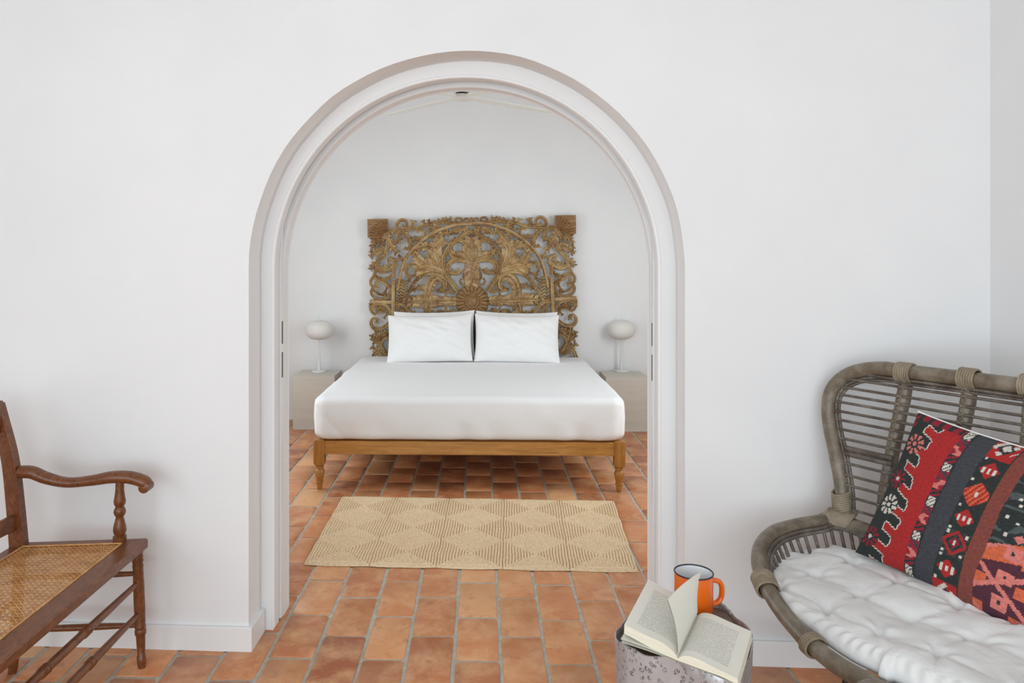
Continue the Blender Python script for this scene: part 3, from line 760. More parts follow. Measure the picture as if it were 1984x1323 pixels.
# ------------------------------------------------------------------ jute rug
def rug():
    A, Bc, C, D = (PZ(*p, 0) for p in ((588, 1095), (1237, 1109), (1190, 974), (663, 965)))   # BL BR TR TL
    nx, ny = 5*110, 3*110
    def fn(s, t):
        p = (A*(1-s)+Bc*s)*(1-t)+(D*(1-s)+C*s)*t
        fx, fy = (s*5) % 1, (t*3) % 1
        if s >= 1: fx = 1
        if t >= 1: fy = 1
        cxx, cyy = abs(fx-.5)*2, abs(fy-.5)*2; m = max(cxx, cyy)
        ring = abs(math.sin(m*PI*11)); along = (p.y if cxx > cyy else p.x)
        seam = min(1, (1-m)/.03)
        z = .005+.0092*ring**.6+.0015*math.sin(along*420+round(m*11)*1.7)+.0012*fbm(p.x, p.y, 0, 30)
        z *= (.75+.25*seam)
        ex = min(s, 1-s)*5, min(t, 1-t)*3; e = min(ex); 
        if e < .04: z *= (e/.04)**.5
        wob = .005*fbm(p.x*3, p.y*3, 2, 3)
        sc_ = .010*math.sin(PI*((s*5) % 1))*(1 if t < .02 or t > .98 else 0)*(-1 if t < .5 else 1)
        return Vector((p.x+wob, p.y+wob+sc_, max(0.002, z)))
    mb = MB(); mb.grid(fn, nx, ny); mb.grid(lambda s, t: Vector((*fn(s, t).xy, .001)), 60, 36)
    tag(mb.build('rug', 'jute', smooth=60), 'rectangular natural jute rug of braided squares at the foot of the bed', 'rug')
rug()

# ------------------------------------------------------------------ ceiling fan
def fan():
    zf = 2.458; c = PY(895, 190, 5.0); c.z = zf
    root = thing('ceiling_fan', 'white ceiling fan with thin blades and a round light above the bed', 'ceiling fan', (c.x, c.y, CEIL))
    X = lambda z: (c.x, c.y, zf+z)
    mb = MB(); mb.tube([X(CEIL-zf), X(CEIL-zf-.03), X(CEIL-zf-.06)], [.06, .06, .02], 24); mb.build('canopy', 'fan', root, smooth=40)
    mb = MB(); mb.tube([X(CEIL-zf-.05), X(.07)], [.012, .012], 12); mb.build('downrod', 'black', root, smooth=40)
    mb = MB(); mb.tube([X(.09), X(.08), X(.045), X(.035)], [.03, .055, .06, .045], 28); mb.build('motor', 'fan', root, smooth=40)
    mb = MB(); mb.tube([X(.036), X(.022)], [.040, .034], 28); mb.build('collar', 'black', root, smooth=40, label='dark collar')
    mb = MB(); mb.tube([X(.024), X(.018), X(-.002), X(-.012), X(-.016)], [.05, .07, .07, .055, .02], 32); mb.build('light_dome', 'lampglass', root, smooth=50)
    for k, a in enumerate((130, 40, -50, -140)):
        a = math.radians(a); d = Vector((math.cos(a), math.sin(a), 0)); n = Vector((-d.y, d.x, 0)); mb = MB(); vs = []
        for r_, wd in ((.06, .025), (.12, .032), (.2, .042), (.5, .04), (.78, .032), (.83, .02)):
            for s_ in (-1, 1):
                for h in (-.003, .003):
                    p = Vector(c)+d*r_+n*s_*wd+Vector((0, 0, .008+h-s_*wd*.05)); vs.append(p)
        fs = []
        for i in range(5):
            o = i*4
            for a1, b1 in ((0, 1), (1, 3), (3, 2), (2, 0)): fs.append((o+a1, o+b1, o+4+b1, o+4+a1))
        fs += [(0, 1, 3, 2), (20, 21, 23, 22)]
        mb.add(vs, fs); mb.build('blade', 'fan', root, smooth=40)
fan()

# ------------------------------------------------------------------ cane seat settee (left)
def cane_chair():
    Fc = Vector((-1.098, 2.732, 0)); ax = Vector((-.035, -.9994, 0)); bx = Vector((-.9994, .035, 0))
    def C(a, b, z): return Fc+ax*a+bx*b+Vector((0, 0, z))
    Wd = .98; base = C(Wd/2, .22, 0)
    root = thing('cane_seat_armchair', 'dark wooden armchair with woven cane seat and scrolled arm against the left wall', 'armchair', tuple(base))
    zs = .452; th = .032
    def prism(mb, pts, z0, z1):
        n = len(pts); vs = [C(a, b, z0) for a, b in pts]+[C(a, b, z1) for a, b in pts]
        mb.add(vs, [tuple(range(n))[::-1], tuple(range(n, 2*n))]+[(i, (i+1) % n, n+(i+1) % n, n+i) for i in range(n)])
    # seat outline corners (a,b): front far, front near, rear near, rear far
    fo = [(0.0, 0.0), (Wd, 0.0), (Wd-.06, .445), (.06, .445)]; fi = [(.060, .072), (Wd-.060, .072), (Wd-.10, .395), (.10, .395)]
    mb = MB(); prism(mb, [(0.012, 0), (Wd-.012, 0), (Wd, .012), fi[1], fi[0], (0.0, .014)], zs-th, zs); mb.build('front_rail', 'walnut', root, bevel=.006, smooth=40)
    mb = MB(); prism(mb, [(0, .0145), (.060, .0725), (.10, .395), (.055, .445)], zs-th, zs-.002); mb.build('side_rail', 'walnut', root, bevel=.005, smooth=40)
    mb = MB(); prism(mb, [(Wd, .0145), (Wd-.060, .0725), (Wd-.10, .395), (Wd-.055, .445)][::-1], zs-th, zs-.002); mb.build('side_rail', 'walnut', root, bevel=.005, smooth=40)
    mb = MB(); prism(mb, [(.10, .3955), (Wd-.10, .3955), (Wd-.055, .445), (.055, .445)], zs-th, zs-.003); mb.build('back_rail', 'walnut', root, bevel=.005, smooth=40)
    # woven cane
    mb = MB(); Q = [Vector((a, b)) for a, b in fi]; zc = zs-.004
    def clip(p, d):
        t0, t1 = -9., 9.
        for i in range(4):
            a, b = Q[i], Q[(i+1) % 4]; e = b-a; n = Vector((-e.y, e.x))
            if n.dot(Vector((Wd/2, .2))-a) < 0: n = -n
            num = n.dot(p-a); den = n.dot(d)
            if abs(den) < 1e-9:
                if num < 0: return None
                continue
            t = -num/den
            if den > 0: t0 = max(t0, t)
            else: t1 = min(t1, t)
        return (p+d*t0, p+d*t1) if t1 > t0+.004 else None
    def strand(p, d, wdt, z):
        r_ = clip(p, d.normalized())
        if not r_: return
        a, b = r_; n = Vector((-d.y, d.x)).normalized()*wdt/2
        q = [(a+n), (b+n), (b-n), (a-n)]; vs = [C(x.x, x.y, z) for x in q]+[C(x.x, x.y, z-.0009) for x in q]
        mb.add(vs, [(0, 1, 2, 3), (7, 6, 5, 4), (0, 1, 5, 4), (1, 2, 6, 5), (2, 3, 7, 6), (3, 0, 4, 7)])
    pt = .0185
    for i in range(-22, 75):
        for o in (-.0023, .0023):
            strand(Vector((i*pt+o, .2)), Vector((0, 1)), .0024, zc); strand(Vector((.4, i*pt+o)), Vector((1, 0)), .0024, zc-.0012)
        strand(Vector((i*pt*1.0, .2)), Vector((1, 1)), .0027, zc+.001); strand(Vector((i*pt*1.0, .2)), Vector((-1, 1)), .0027, zc+.0019)
    for i in range(4):
        a, b = Q[i], Q[(i+1) % 4]; mb.tube([C(a.x, a.y, zs+.0005), C(b.x, b.y, zs+.0005)], .0028, 6)
    mb.build('cane_seat', 'cane', root, smooth=30)
    LP = [(.435, .014), (.43, .0185), (.42, .019), (.416, .016), (.41, .0195), (.402, .0165), (.396, .0195), (.388, .0165), (.38, .0195), (.372, .0165), (.364, .019), (.355, .0175), (.30, .0185), (.22, .019), (.155, .0175), (.151, .019), (.145, .0195), (.14, .0165), (.134, .0195), (.12, .019), (.116, .0155), (.08, .0145), (.045, .0125), (.042, .0155), (.02, .0155), (.006, .013), (0, .012)]
    for a, b in ((.03, .032), (Wd-.03, .032)):
        mb = MB(); mb.tube([C(a-(.016)*(1-z/.45)*(1 if a < .5 else -1), b-.01*(1-z/.45), z) for z, _ in LP], [r for _, r in LP], 18); mb.build('front_leg', 'walnut', root, smooth=50)
    for a, sg in ((.085, 1), (Wd-.085, -1)):
        mb = MB(); mb.tube([C(a, .415, .43), C(a-.01*sg, .43, .25), C(a-.02*sg, .452, .02), C(a-.021*sg, .455, 0)], [.019, .019, .016, .014], 16); mb.build('rear_leg', 'walnut', root, smooth=50)
    # back posts, rails and splat
    posts = []
    for a in (.085, Wd-.085):
        pts = cr([C(a, .418, .44), C(a, .430, .58), C(a, .450, .75), C(a, .488, .90), C(a, .500, .946)], 6)
        mb = MB(); n = len(pts); vs = []
        for i, p in enumerate(pts):
            f = i/(n-1); ha, hb = .017, .026-.006*f
            if f > .93: hb *= .8; ha *= .8
            for sa, sb_ in ((-1, -1), (1, -1), (1, 1), (-1, 1)): vs.append(p+ax*ha*sa+bx*hb*sb_)
        mb.add(vs, [(0, 1, 2, 3), tuple((n-1)*4+k for k in (3, 2, 1, 0))]+[(i*4+k, i*4+(k+1) % 4, (i+1)*4+(k+1) % 4, (i+1)*4+k) for i in range(n-1) for k in range(4)])
        mb.build('back_post', 'walnut', root, smooth=30, bevel=.006)
    for nm, z, b, hh in (('lower_back_rail', .535, .425, .027), ('crest_rail', .885, .478, .045)):
        mb = MB(); vs = []
        N = 16
        for i in range(N+1):
            a = .100+(Wd-.20)*i/N; bow = .025*math.sin(PI*i/N)
            for db, dz in ((-.009, -hh), (.009, -hh), (.009, hh), (-.009, hh)): vs.append(C(a, b+bow+db, z+dz))
        mb.add(vs, [(0, 1, 2, 3), tuple(N*4+k for k in (3, 2, 1, 0))]+[(i*4+k, i*4+(k+1) % 4, (i+1)*4+(k+1) % 4, (i+1)*4+k) for i in range(N) for k in range(4)])
        mb.build(nm, 'walnut', root, smooth=30, bevel=.004)
    for k in range(7):
        a = .19+k*.10; bow = .025*math.sin(PI*(a-.1)/(Wd-.2)); mb = MB()
        mb.lathe([(0, .006), (.15, .008), (.3, .012), (.45, .008), (.5, .012), (.55, .008), (.7, .012), (.85, .008), (1, .006)], C(a, .427+bow, .56), C(a, .472+bow, .842), 12); mb.build('back_spindle', 'walnut', root, smooth=50)
    # arms
    for sg in (0, 1):
        m = (lambda a: a) if sg == 0 else (lambda a: Wd-a)
        q = [(38, 914, 2.668), (62, 915, 2.672), (90, 926, 2.678), (130, 934.5, 2.684), (175, 931, 2.69), (215, 924.5, 2.695), (250, 924.5, 2.70), (277, 932, 2.70), (286, 940, 2.70)]
        pts = []
        for u, v, Y in q:
            p = PY(u, v, Y); d = p-Fc; a, b = d.dot(ax), d.dot(bx); pts.append(C(m(a), b, p.z))
        P = cr(pts, 6); n = len(P)
        rr = []
        for i in range(n):
            f = i/(n-1); r_ = .0225 if f > .12 else .021
            r_ = .0215-.0045*math.exp(-((f-.42)/.16)**2)
            if f > .92: r_ = .0215-.0035*(f-.92)/.08
            rr.append(r_)
        mb = MB(); mb.tube(P, rr, 16, flat=1.25, up=(0, 0, 1))
        e = P[-4]+Vector((0, 0, -.010)); mb.tube([e-ax*.024, e-ax*.022, e+ax*.022, e+ax*.024], [.014, .0185, .0185, .014], 18)
        mb.build('arm', 'walnut', root, smooth=55)
        mb = MB(); s0 = PY(232, 1044, 2.70); s1 = PY(232, 932, 2.695)
        d0, d1 = s0-Fc, s1-Fc; A = C(m(d0.dot(ax)), d0.dot(bx), zs-.004); Bp = C(m(d1.dot(ax)), d1.dot(bx), s1.z)
        prof = [(t, q*1.08) for t, q in [(0, .0205), (.10, .021), (.115, .0150), (.125, .0150), (.15, .0185), (.20, .0208), (.26, .0195), (.34, .0155), (.415, .0120), (.425, .0125), (.45, .0165), (.50, .0192), (.55, .0165), (.585, .0120), (.595, .0140), (.625, .0175), (.68, .0188), (.75, .0160), (.86, .0135), (1, .0130)]]
        mb.lathe(prof, A, Bp, 18); mb.build('arm_spindle', 'walnut', root, smooth=55)
    # stretchers
    def stretch(A, B_, r0=.0075, r1=.0115, rings=()):
        mb = MB(); prof = [(0, r0), (.5, r1), (1, r0)]
        base_r = lambda t: r0+(r1-r0)*math.sin(PI*t)
        ts = sorted(set(list(np.linspace(0, 1, 20))+[c+k for c in rings for k in (-.026, -.02, -.016, -.010, -.006, 0, .006, .010, .016, .02, .026)]))
        pr = []
        for t in ts:
            r_ = base_r(t)
            for c in rings:
                d = round((t-c), 4)
                if abs(d) <= .0205: r_ = base_r(t)+(.0028 if abs(abs(d)-.016) < .001 or abs(abs(d)-.006) < .001 else .0004)
            pr.append((t, r_))
        mb.lathe(pr, A, B_, 14); mb.build('stretcher', 'walnut', root, smooth=50)
    stretch(C(.028, .03, .303), C(Wd-.028, .03, .303), .009, .0135, (.38, .62)); stretch(C(.024, .027, .195), C(Wd-.024, .027, .195), .009, .0135, (.36, .64))
    for m in ((lambda a: a), (lambda a: Wd-a)):
        stretch(C(m(.026), .03, .335), C(m(.08), .425, .335)); stretch(C(m(.02), .025, .152), C(m(.07), .44, .152))
    stretch(C(.08, .43, .26), C(Wd-.08, .43, .26))
cane_chair()

# ------------------------------------------------------------------ rattan settee (right)
DD = Vector((.5, -.866, 0)); LEN = 1.02; FWD = Vector((-.866, -.5, 0))
P1 = Vector((1.351, 2.55, 1.088)); LEAN = Vector((.866*.17, .5*.17, 1)).normalized(); NB = DD.cross(LEAN).normalized()
TL0 = -.13    # t of the frame's left extreme (approx), mirror about TM
def pl_pt(u, v): return PP(u, v, P1, NB)
def to_tl(p): d = p-P1; return d.dot(DD), d.dot(LEAN)
def from_tl(t, l, off=0.0): return P1+DD*t+LEAN*l-NB*off*(1 if NB.dot(FWD) < 0 else -1)
TM = .45      # middle of the back along its length
mirror_t = lambda t: 2*TM-t
def bow(t): return .03*(1-((t-TM)/.55)**2)*-1     # gentle hollow of the back
RIM = []
def settee():
    root = thing('rattan_settee', 'grey brown rattan settee with curved back standing in the right corner', 'settee', tuple((P1+DD*TM+FWD*.3).xy)+(0,))
    B = lambda t, l, off=0: from_tl(t, l, off+bow(t))
    fr = [(1636, 1025), (1632, 985), (1630, 945), (1622, 890), (1611, 835), (1607, 790), (1614, 755), (1636, 730), (1668, 717), (1706, 714)]
    L_ = [to_tl(pl_pt(u, v)) for u, v in fr]
    ltop = L_[-1][1]
    loop = L_+[(L_[-1][0]+(mirror_t(L_[-1][0])-L_[-1][0])*k/10, ltop+.004*math.sin(PI*k/10)) for k in range(1, 10)]+[(mirror_t(t), l) for t, l in reversed(L_)]
    P = cr([B(t, l) for t, l in loop], 6)
    mb = MB(); n = len(P)
    rr = [.0265*(1+.06*math.exp(-(((i % 37)-18)/1.6)**2)) for i in range(n)]
    mb.tube(P, [q*.9 for q in rr], 16); mb.build('back_frame', 'rattan', root, smooth=60)
    for off, r_ in ((.0285, .0060), (.0385, .0050)):    # thin canes lining the frame
        c = Vector((TM, sum(l for _, l in loop)/len(loop), 0)); Q = [Vector((t, l, 0)) for t, l in loop]; R_ = []
        for i, q in enumerate(Q):
            a, b = Q[max(0, i-1)], Q[min(len(Q)-1, i+1)]; d = (b-a).normalized(); nn = Vector((d.y, -d.x, 0)); R_.append(q+nn*off)
        mb = MB(); mb.tube(cr([B(q.x, q.y, .004) for q in R_[1:-1]], 5), r_, 8); mb.build('frame_lining', 'rattanrod', root, smooth=60)
    # left edge of the back as function of l
    def edge_t(l):
        best = None
        for i in range(len(L_)-1):
            a, b = L_[i], L_[i+1]
            if (a[1]-l)*(b[1]-l) <= 0 and a[1] != b[1]:
                f = (l-a[1])/(b[1]-a[1]); best = a[0]+(b[0]-a[0])*f
        return best if best is not None else L_[-1][0]
    # uprights
    def up(pxs, nm='upright'):
        T = [to_tl(pl_pt(u, v)) for u, v in pxs]; return T
    v1 = up([(1748, 722), (1742, 760), (1732, 810), (1722, 860), (1714, 905), (1706, 950), (1700, 1000), (1697, 1030)])
    v2 = up([(1868, 732), (1863, 770), (1856, 810), (1848, 850), (1838, 900), (1826, 960), (1818, 1010), (1812, 1040)])
    ups = [v1, v2]
    # straighten v2 towards the bottom and mirror
    ups += [[(mirror_t(t), l) for t, l in v2], [(mirror_t(t), l) for t, l in v1]]
    ups = [[(t, min(l, ltop+.003)) for t, l in uu] for uu in ups]
    ups.insert(2, [(TM, l) for _, l in v2])
    for uu in ups:
        mb = MB(); pts = cr([B(t, l, -.012) for t, l in uu], 5); n = len(pts)
        mb.tube(pts, [.0205*(1+.07*math.exp(-(((i % 13)-6)/1.2)**2)) for i in range(n)], 14); mb.build('upright', 'rattan', root, smooth=60)
        mb = MB(); t, l = uu[0]     # binding where it meets the top pole
        for k in range(7):
            a = B(t-.021+k*.007, l+.002); ring = [a+LEAN*.030*math.cos(x)+NB*.030*math.sin(x) for x in np.linspace(0, 2*PI, 15)[:-1]]; mb.tube(ring, .0036, 6, closed=True)
        mb.build('binding', 'binding', root, smooth=60)
    # rods
    vs_ = [727.5, 736, 751, 765, 779, 797, 814, 832, 850, 898, 921, 940, 961, 983]; us = [1690, 1655, 1641, 1634, 1631, 1631, 1633, 1635, 1638, 1645, 1646, 1645, 1642, 1639]
    for u, v in zip(us, vs_):
        t, l = to_tl(pl_pt(u, v)); t0 = t-.012; t1 = mirror_t(t0)
        pts = [B(t0+(t1-t0)*k/12, l+.0012*fbm(k*.7, v), .012+.002*fbm(k, v*.1)) for k in range(13)]
        mb = MB(); mb.tube(pts, .0047, 8); rod = mb.build('rod', 'rattanrod', root, smooth=60)
        for uu in ups:
            ut = None
            for i in range(len(uu)-1):
                if (uu[i][1]-l)*(uu[i+1][1]-l) <= 0 and uu[i][1] != uu[i+1][1]:
                    f = (l-uu[i][1])/(uu[i+1][1]-uu[i][1]); ut = uu[i][0]+(uu[i+1][0]-uu[i][0])*f
            if ut is None: continue
            X_ties = MB()
            for s_ in (-1, 1): X_ties.tube([B(ut-.010, l-.007*s_, .0135), B(ut, l, .0175), B(ut+.010, l+.007*s_, .0135)], .0011, 5)
            X_ties.build('cane_tie', 'binding', rod, smooth=60)
    ta, la = to_tl(pl_pt(1644, 874)); tb, lb = v1[3][0], to_tl(pl_pt(1644, 874))[1]
    for mm in (lambda t: t, mirror_t):
        mb = MB()
        for dl in (.008, -.009): mb.tube([B(mm(ta-.01), la+dl*1.05, .004), B(mm((ta+tb)/2), la+dl*1.05, .006), B(mm(tb+.012), la+dl*1.05, .008)], .0090, 10)
        mb.build('brace', 'rattanrod', root, smooth=60)
    # seat rim
    left = [(1624, 1006, None), (1585, 1011, .572), (1540, 1019, .56), (1500, 1032, .552), (1477, 1054, .54), (1470, 1085, .52), (1480, 1125, .497), (1503, 1166, .476), (1533, 1206, .458), (1575, 1250, .447), (1625, 1290, .44), (1690, 1328, .436)]
    J = B(to_tl(pl_pt(1624, 1006))[0]-.0, to_tl(pl_pt(1624, 1006))[1], .02)
    LP = [J]+[PZ(u, v, z) for u, v, z in left[1:]]
    cen = P1+DD*TM; 
    def mir(p): d = p-cen; return p-DD*(2*d.dot(DD))
    back = []
    JJ = mir(J)
    k0 = LP[-1]; k1 = mir(k0)
    frontmid = [k0.lerp(k1, f)+FWD*(.05*math.sin(PI*f)) for f in (.2, .4, .6, .8)]
    backmid = [J.lerp(JJ, f)+Vector((0, 0, -.02*math.sin(PI*f)))-FWD*(.015*math.sin(PI*f)) for f in (.85, .7, .5, .3, .15)]
    rim = LP+frontmid+[mir(p) for p in reversed(LP)]+backmid
    RIM.extend(rim)
    P = cr(rim, 7, closed=True); n = len(P)
    mb = MB(); mb.tube(P, [.0228*(1+.07*math.exp(-(((i % 41)-20)/1.6)**2)) for i in range(n)], 16, closed=True); mb.build('seat_rim', 'rattan', root, smooth=60)
    # centre of the seat, base ring, lining, side spokes
    C0 = sum((Vector(p) for p in rim), Vector())/len(rim)
    def inner(p, f, z, d=None):
        if d: f = d/(Vector((p.x, p.y, 0))-Vector((C0.x, C0.y, 0))).length
        q = p.lerp(Vector((C0.x, C0.y, p.z)), f); q.z = z(p.z) if callable(z) else z; return q
    Pl = [inner(p, 0, lambda z: z-.010, .029) for p in P]
    mb = MB(); mb.tube(Pl, .0072, 8, closed=True); mb.build('rim_lining', 'rattanrod', root, smooth=60)
    Pl2 = [inner(p, 0, lambda z: z-.016, .041) for p in P]
    mb = MB(); mb.tube(Pl2, .0058, 8, closed=True); mb.build('rim_lining', 'rattanrod', root, smooth=60)
    base = [inner(p, .36, .362) for p in P]
    mb = MB(); mb.tube(base, .016, 12, closed=True); mb.build('base_ring', 'rattan', root, smooth=60)
    N = 92; cum = [0]
    for i in range(n): cum.append(cum[-1]+(P[(i+1) % n]-P[i]).length)
    for k in range(N):
        d = cum[-1]*k/N; i = max(j for j in range(n) if cum[j] <= d); f = (d-cum[i])/(cum[i+1]-cum[i]); p = P[i].lerp(P[(i+1) % n], f)
        p2 = P[(i+5) % n] if False else p
        a = inner(p, 0, lambda z: z-.013, .036); c = inner(p, .365, .366); m_ = a.lerp(c, .5)+(a-Vector((C0.x, C0.y, a.z)))*.045
        mb = MB(); mb.tube(cr([a, m_, c], 3), .0055, 7); mb.build('spoke', 'rattanrod', root, smooth=60)
    # seat slats under the cushion
    for k in range(9):
        t = -.05+k*.118; a = cen+DD*(t-.42); q = 1-((t-.42)/.62)**2; a1 = a+FWD*(.318-.12*q); a2 = a+FWD*(.318+.10*q); a1.z = a2.z = .362
        mb = MB(); mb.tube([a1, a2], .011, 8); mb.build('seat_slat', 'rattan', root, smooth=60)
    # bindings on the rim
    def bind(ps, wd, r_=.0268, n_=8, tilt=0.0, par=root, nm='binding'):
        i = min(range(n), key=lambda j: ((P[j]-ps).length)); t = (P[(i+1) % n]-P[i-1]).normalized(); c = P[i]
        a = Vector((0, 0, 1)); a = (a-t*a.dot(t)).normalized(); b = t.cross(a); mb = MB()
        for k in range(n_):
            f = (k/(n_-1)-.5)*wd; mb.tube([c+t*f+a*r_*math.cos(x)+b*r_*math.sin(x)*(1.15)+t*tilt*math.sin(x) for x in np.linspace(0, 2*PI, 17)[:-1]], .0042, 6, closed=True)
        mb.build(nm, 'binding', par, smooth=60)
    for q in (LP[6]+(LP[7]-LP[6])*.1, mir(LP[6])): bind(q, .055)
    for q in (LP[9], mir(LP[9])): bind(q, .022, .0262, 4)
    # crossing binding where back frame meets the rim
    for fn in ((lambda p: p), mir):
        mb = MB(); a, b = fn(B(L_[1][0], L_[1][1], .0)), fn(B(L_[2][0], L_[2][1], 0)); ax_ = (b-a).normalized()
        Jp = fn(LP[0]); s1 = ax_.cross(FWD).normalized(); s2 = ax_.cross(s1).normalized()
        for k in range(9):
            c = a+ax_*(-.002+k*.0072); mb.tube([c+s1*.0310*math.cos(x)+s2*.0310*math.sin(x)+ax_*.016*math.sin(x) for x in np.linspace(0, 2*PI, 15)[:-1]], .0042, 6, closed=True)
        i = min(range(n), key=lambda j: ((P[j]-Jp).length)); 
        for k in range(-6, 7):
            j = (i+k) % n; c = P[i]+(P[(i+1) % n]-P[i-1]).normalized()*k*.0068; t = (P[(i+1) % n]-P[i-1]).normalized(); aa = (Vector((0, 0, 1))-t*t.z).normalized(); bb = t.cross(aa)
            mb.tube([c+aa*.0325*math.cos(x)+bb*.0325*math.sin(x)-t*.022*math.cos(x) for x in np.linspace(0, 2*PI, 15)[:-1]], .0042, 6, closed=True)
        mb.build('binding', 'binding', root, smooth=60)
    # black metal legs
    for t, s_, f in ((.30, .52, 1), (.60, .52, 1), (.20, .18, 0), (.70, .18, 0)):
        c = P1+DD*t+FWD*s_; out = (DD*(1 if t > TM else -1)*.25+FWD*(1 if f else -1)*.7)
        mb = MB(); top1 = Vector((c.x, c.y, .345)); bot = Vector((c.x, c.y, .006))+out*.08
        side = DD*.045
        mb.tube([top1-side, bot-side*.12, bot+side*.12, top1+side], .0075, 10); mb.build('leg', 'black', root, smooth=50, label='black metal hairpin leg')
    return root
settee()

# ------------------------------------------------------------------ tufted seat cushion
def cushion():
    C0 = sum((Vector(p) for p in RIM), Vector())/len(RIM); C0.z = 0
    out = [Vector((p.x, p.y, 0)) for p in cr(RIM, 8, closed=True)]; no = len(out)
    def reach(d):
        best = .5
        for i in range(no):
            a, b = out[i]-C0, out[(i+1) % no]-C0; e = b-a; den = d.x*e.y-d.y*e.x
            if abs(den) < 1e-12: continue
            t = (a.x*e.y-a.y*e.x)/den; q = (a.x*d.y-a.y*d.x)/den
            if t > 0 and -1e-6 <= q <= 1+1e-6: best = t
        return best
    NA = 720; tab = []
    for k in range(NA):
        a = 2*PI*k/NA; d = Vector((math.cos(a), math.sin(a), 0)); fw = d.dot(FWD)
        tab.append(reach(d)*(1-.0)-(.036 if fw > 0 else .036)-.0+.022*max(0, -d.dot(DD))*(1 if fw < .55 else 0))
    tab = [sum(tab[(k+j) % NA] for j in range(-6, 7))/13 for k in range(NA)]
    mb = MB(); zc = .456; hh = .047; n1, n2 = 190, 130
    def top(a, b, side):
        x, y = a*2-1, b*2-1
        u, v = x*math.sqrt(1-y*y/2), y*math.sqrt(1-x*x/2); rr = math.hypot(u, v)
        d = (DD*u-FWD*v); d.z = 0
        if d.length > 1e-6:
            d.normalize(); k = (math.atan2(d.y, d.x)/(2*PI) % 1)*NA; i = int(k); f = k-i; R_ = tab[i % NA]*(1-f)+tab[(i+1) % NA]*f
        else: R_ = 0
        p = C0+d*R_*rr; e = max(0, 1-rr**9)**.5; h = hh*e; q = p-C0; X, Y = q.dot(DD), q.dot(FWD)
        if side > 0:
            gx = X/.150+.5+.16*math.sin(Y*16+1)+.06*math.sin(X*31); gy = Y/.145+.28+.13*math.sin(X*13)
            cx_, cy_ = abs(math.sin(PI*gx)), abs(math.sin(PI*gy)); mn = min(cx_, cy_)
            puff = .30*cx_**.45+.70*cy_**.38
            dd = math.hypot((gx-round(gx))*.150, (gy-round(gy))*.145)
            h = h*(.58+.44*puff)+.009*e*fbm(X*5, Y*6, .3, 1.4)+.004*e*fbm(X*14, Y*9, 2.3, 1.4)-.016*e*math.exp(-(dd/.018)**2)
            ang = math.atan2(gy-round(gy), gx-round(gx)); h += .0035*e*math.sin(ang*5+round(gx)*2+round(gy))*math.exp(-((dd-.03)/.03)**2)
            w_ = max(0, (rr-.86)/.14); h += .004*w_*(1-w_)*4*math.sin(math.atan2(v, u)*46+3*fbm(X*9, Y*9))
        rise = .022*max(0, min(1, -Y/.16))
        return Vector((p.x, p.y, zc+rise+(h if side > 0 else -h*.5)))
    mb.grid(lambda a, b: top(a, b, 1), n1, n2); mb.grid(lambda a, b: top(a, b, -1), n1, n2)
    o = mb.build('seat_cushion', 'canvas', smooth=80, weld=True)
    tag(o, 'off-white tufted seat cushion lying on the rattan settee', 'cushion')
cushion()

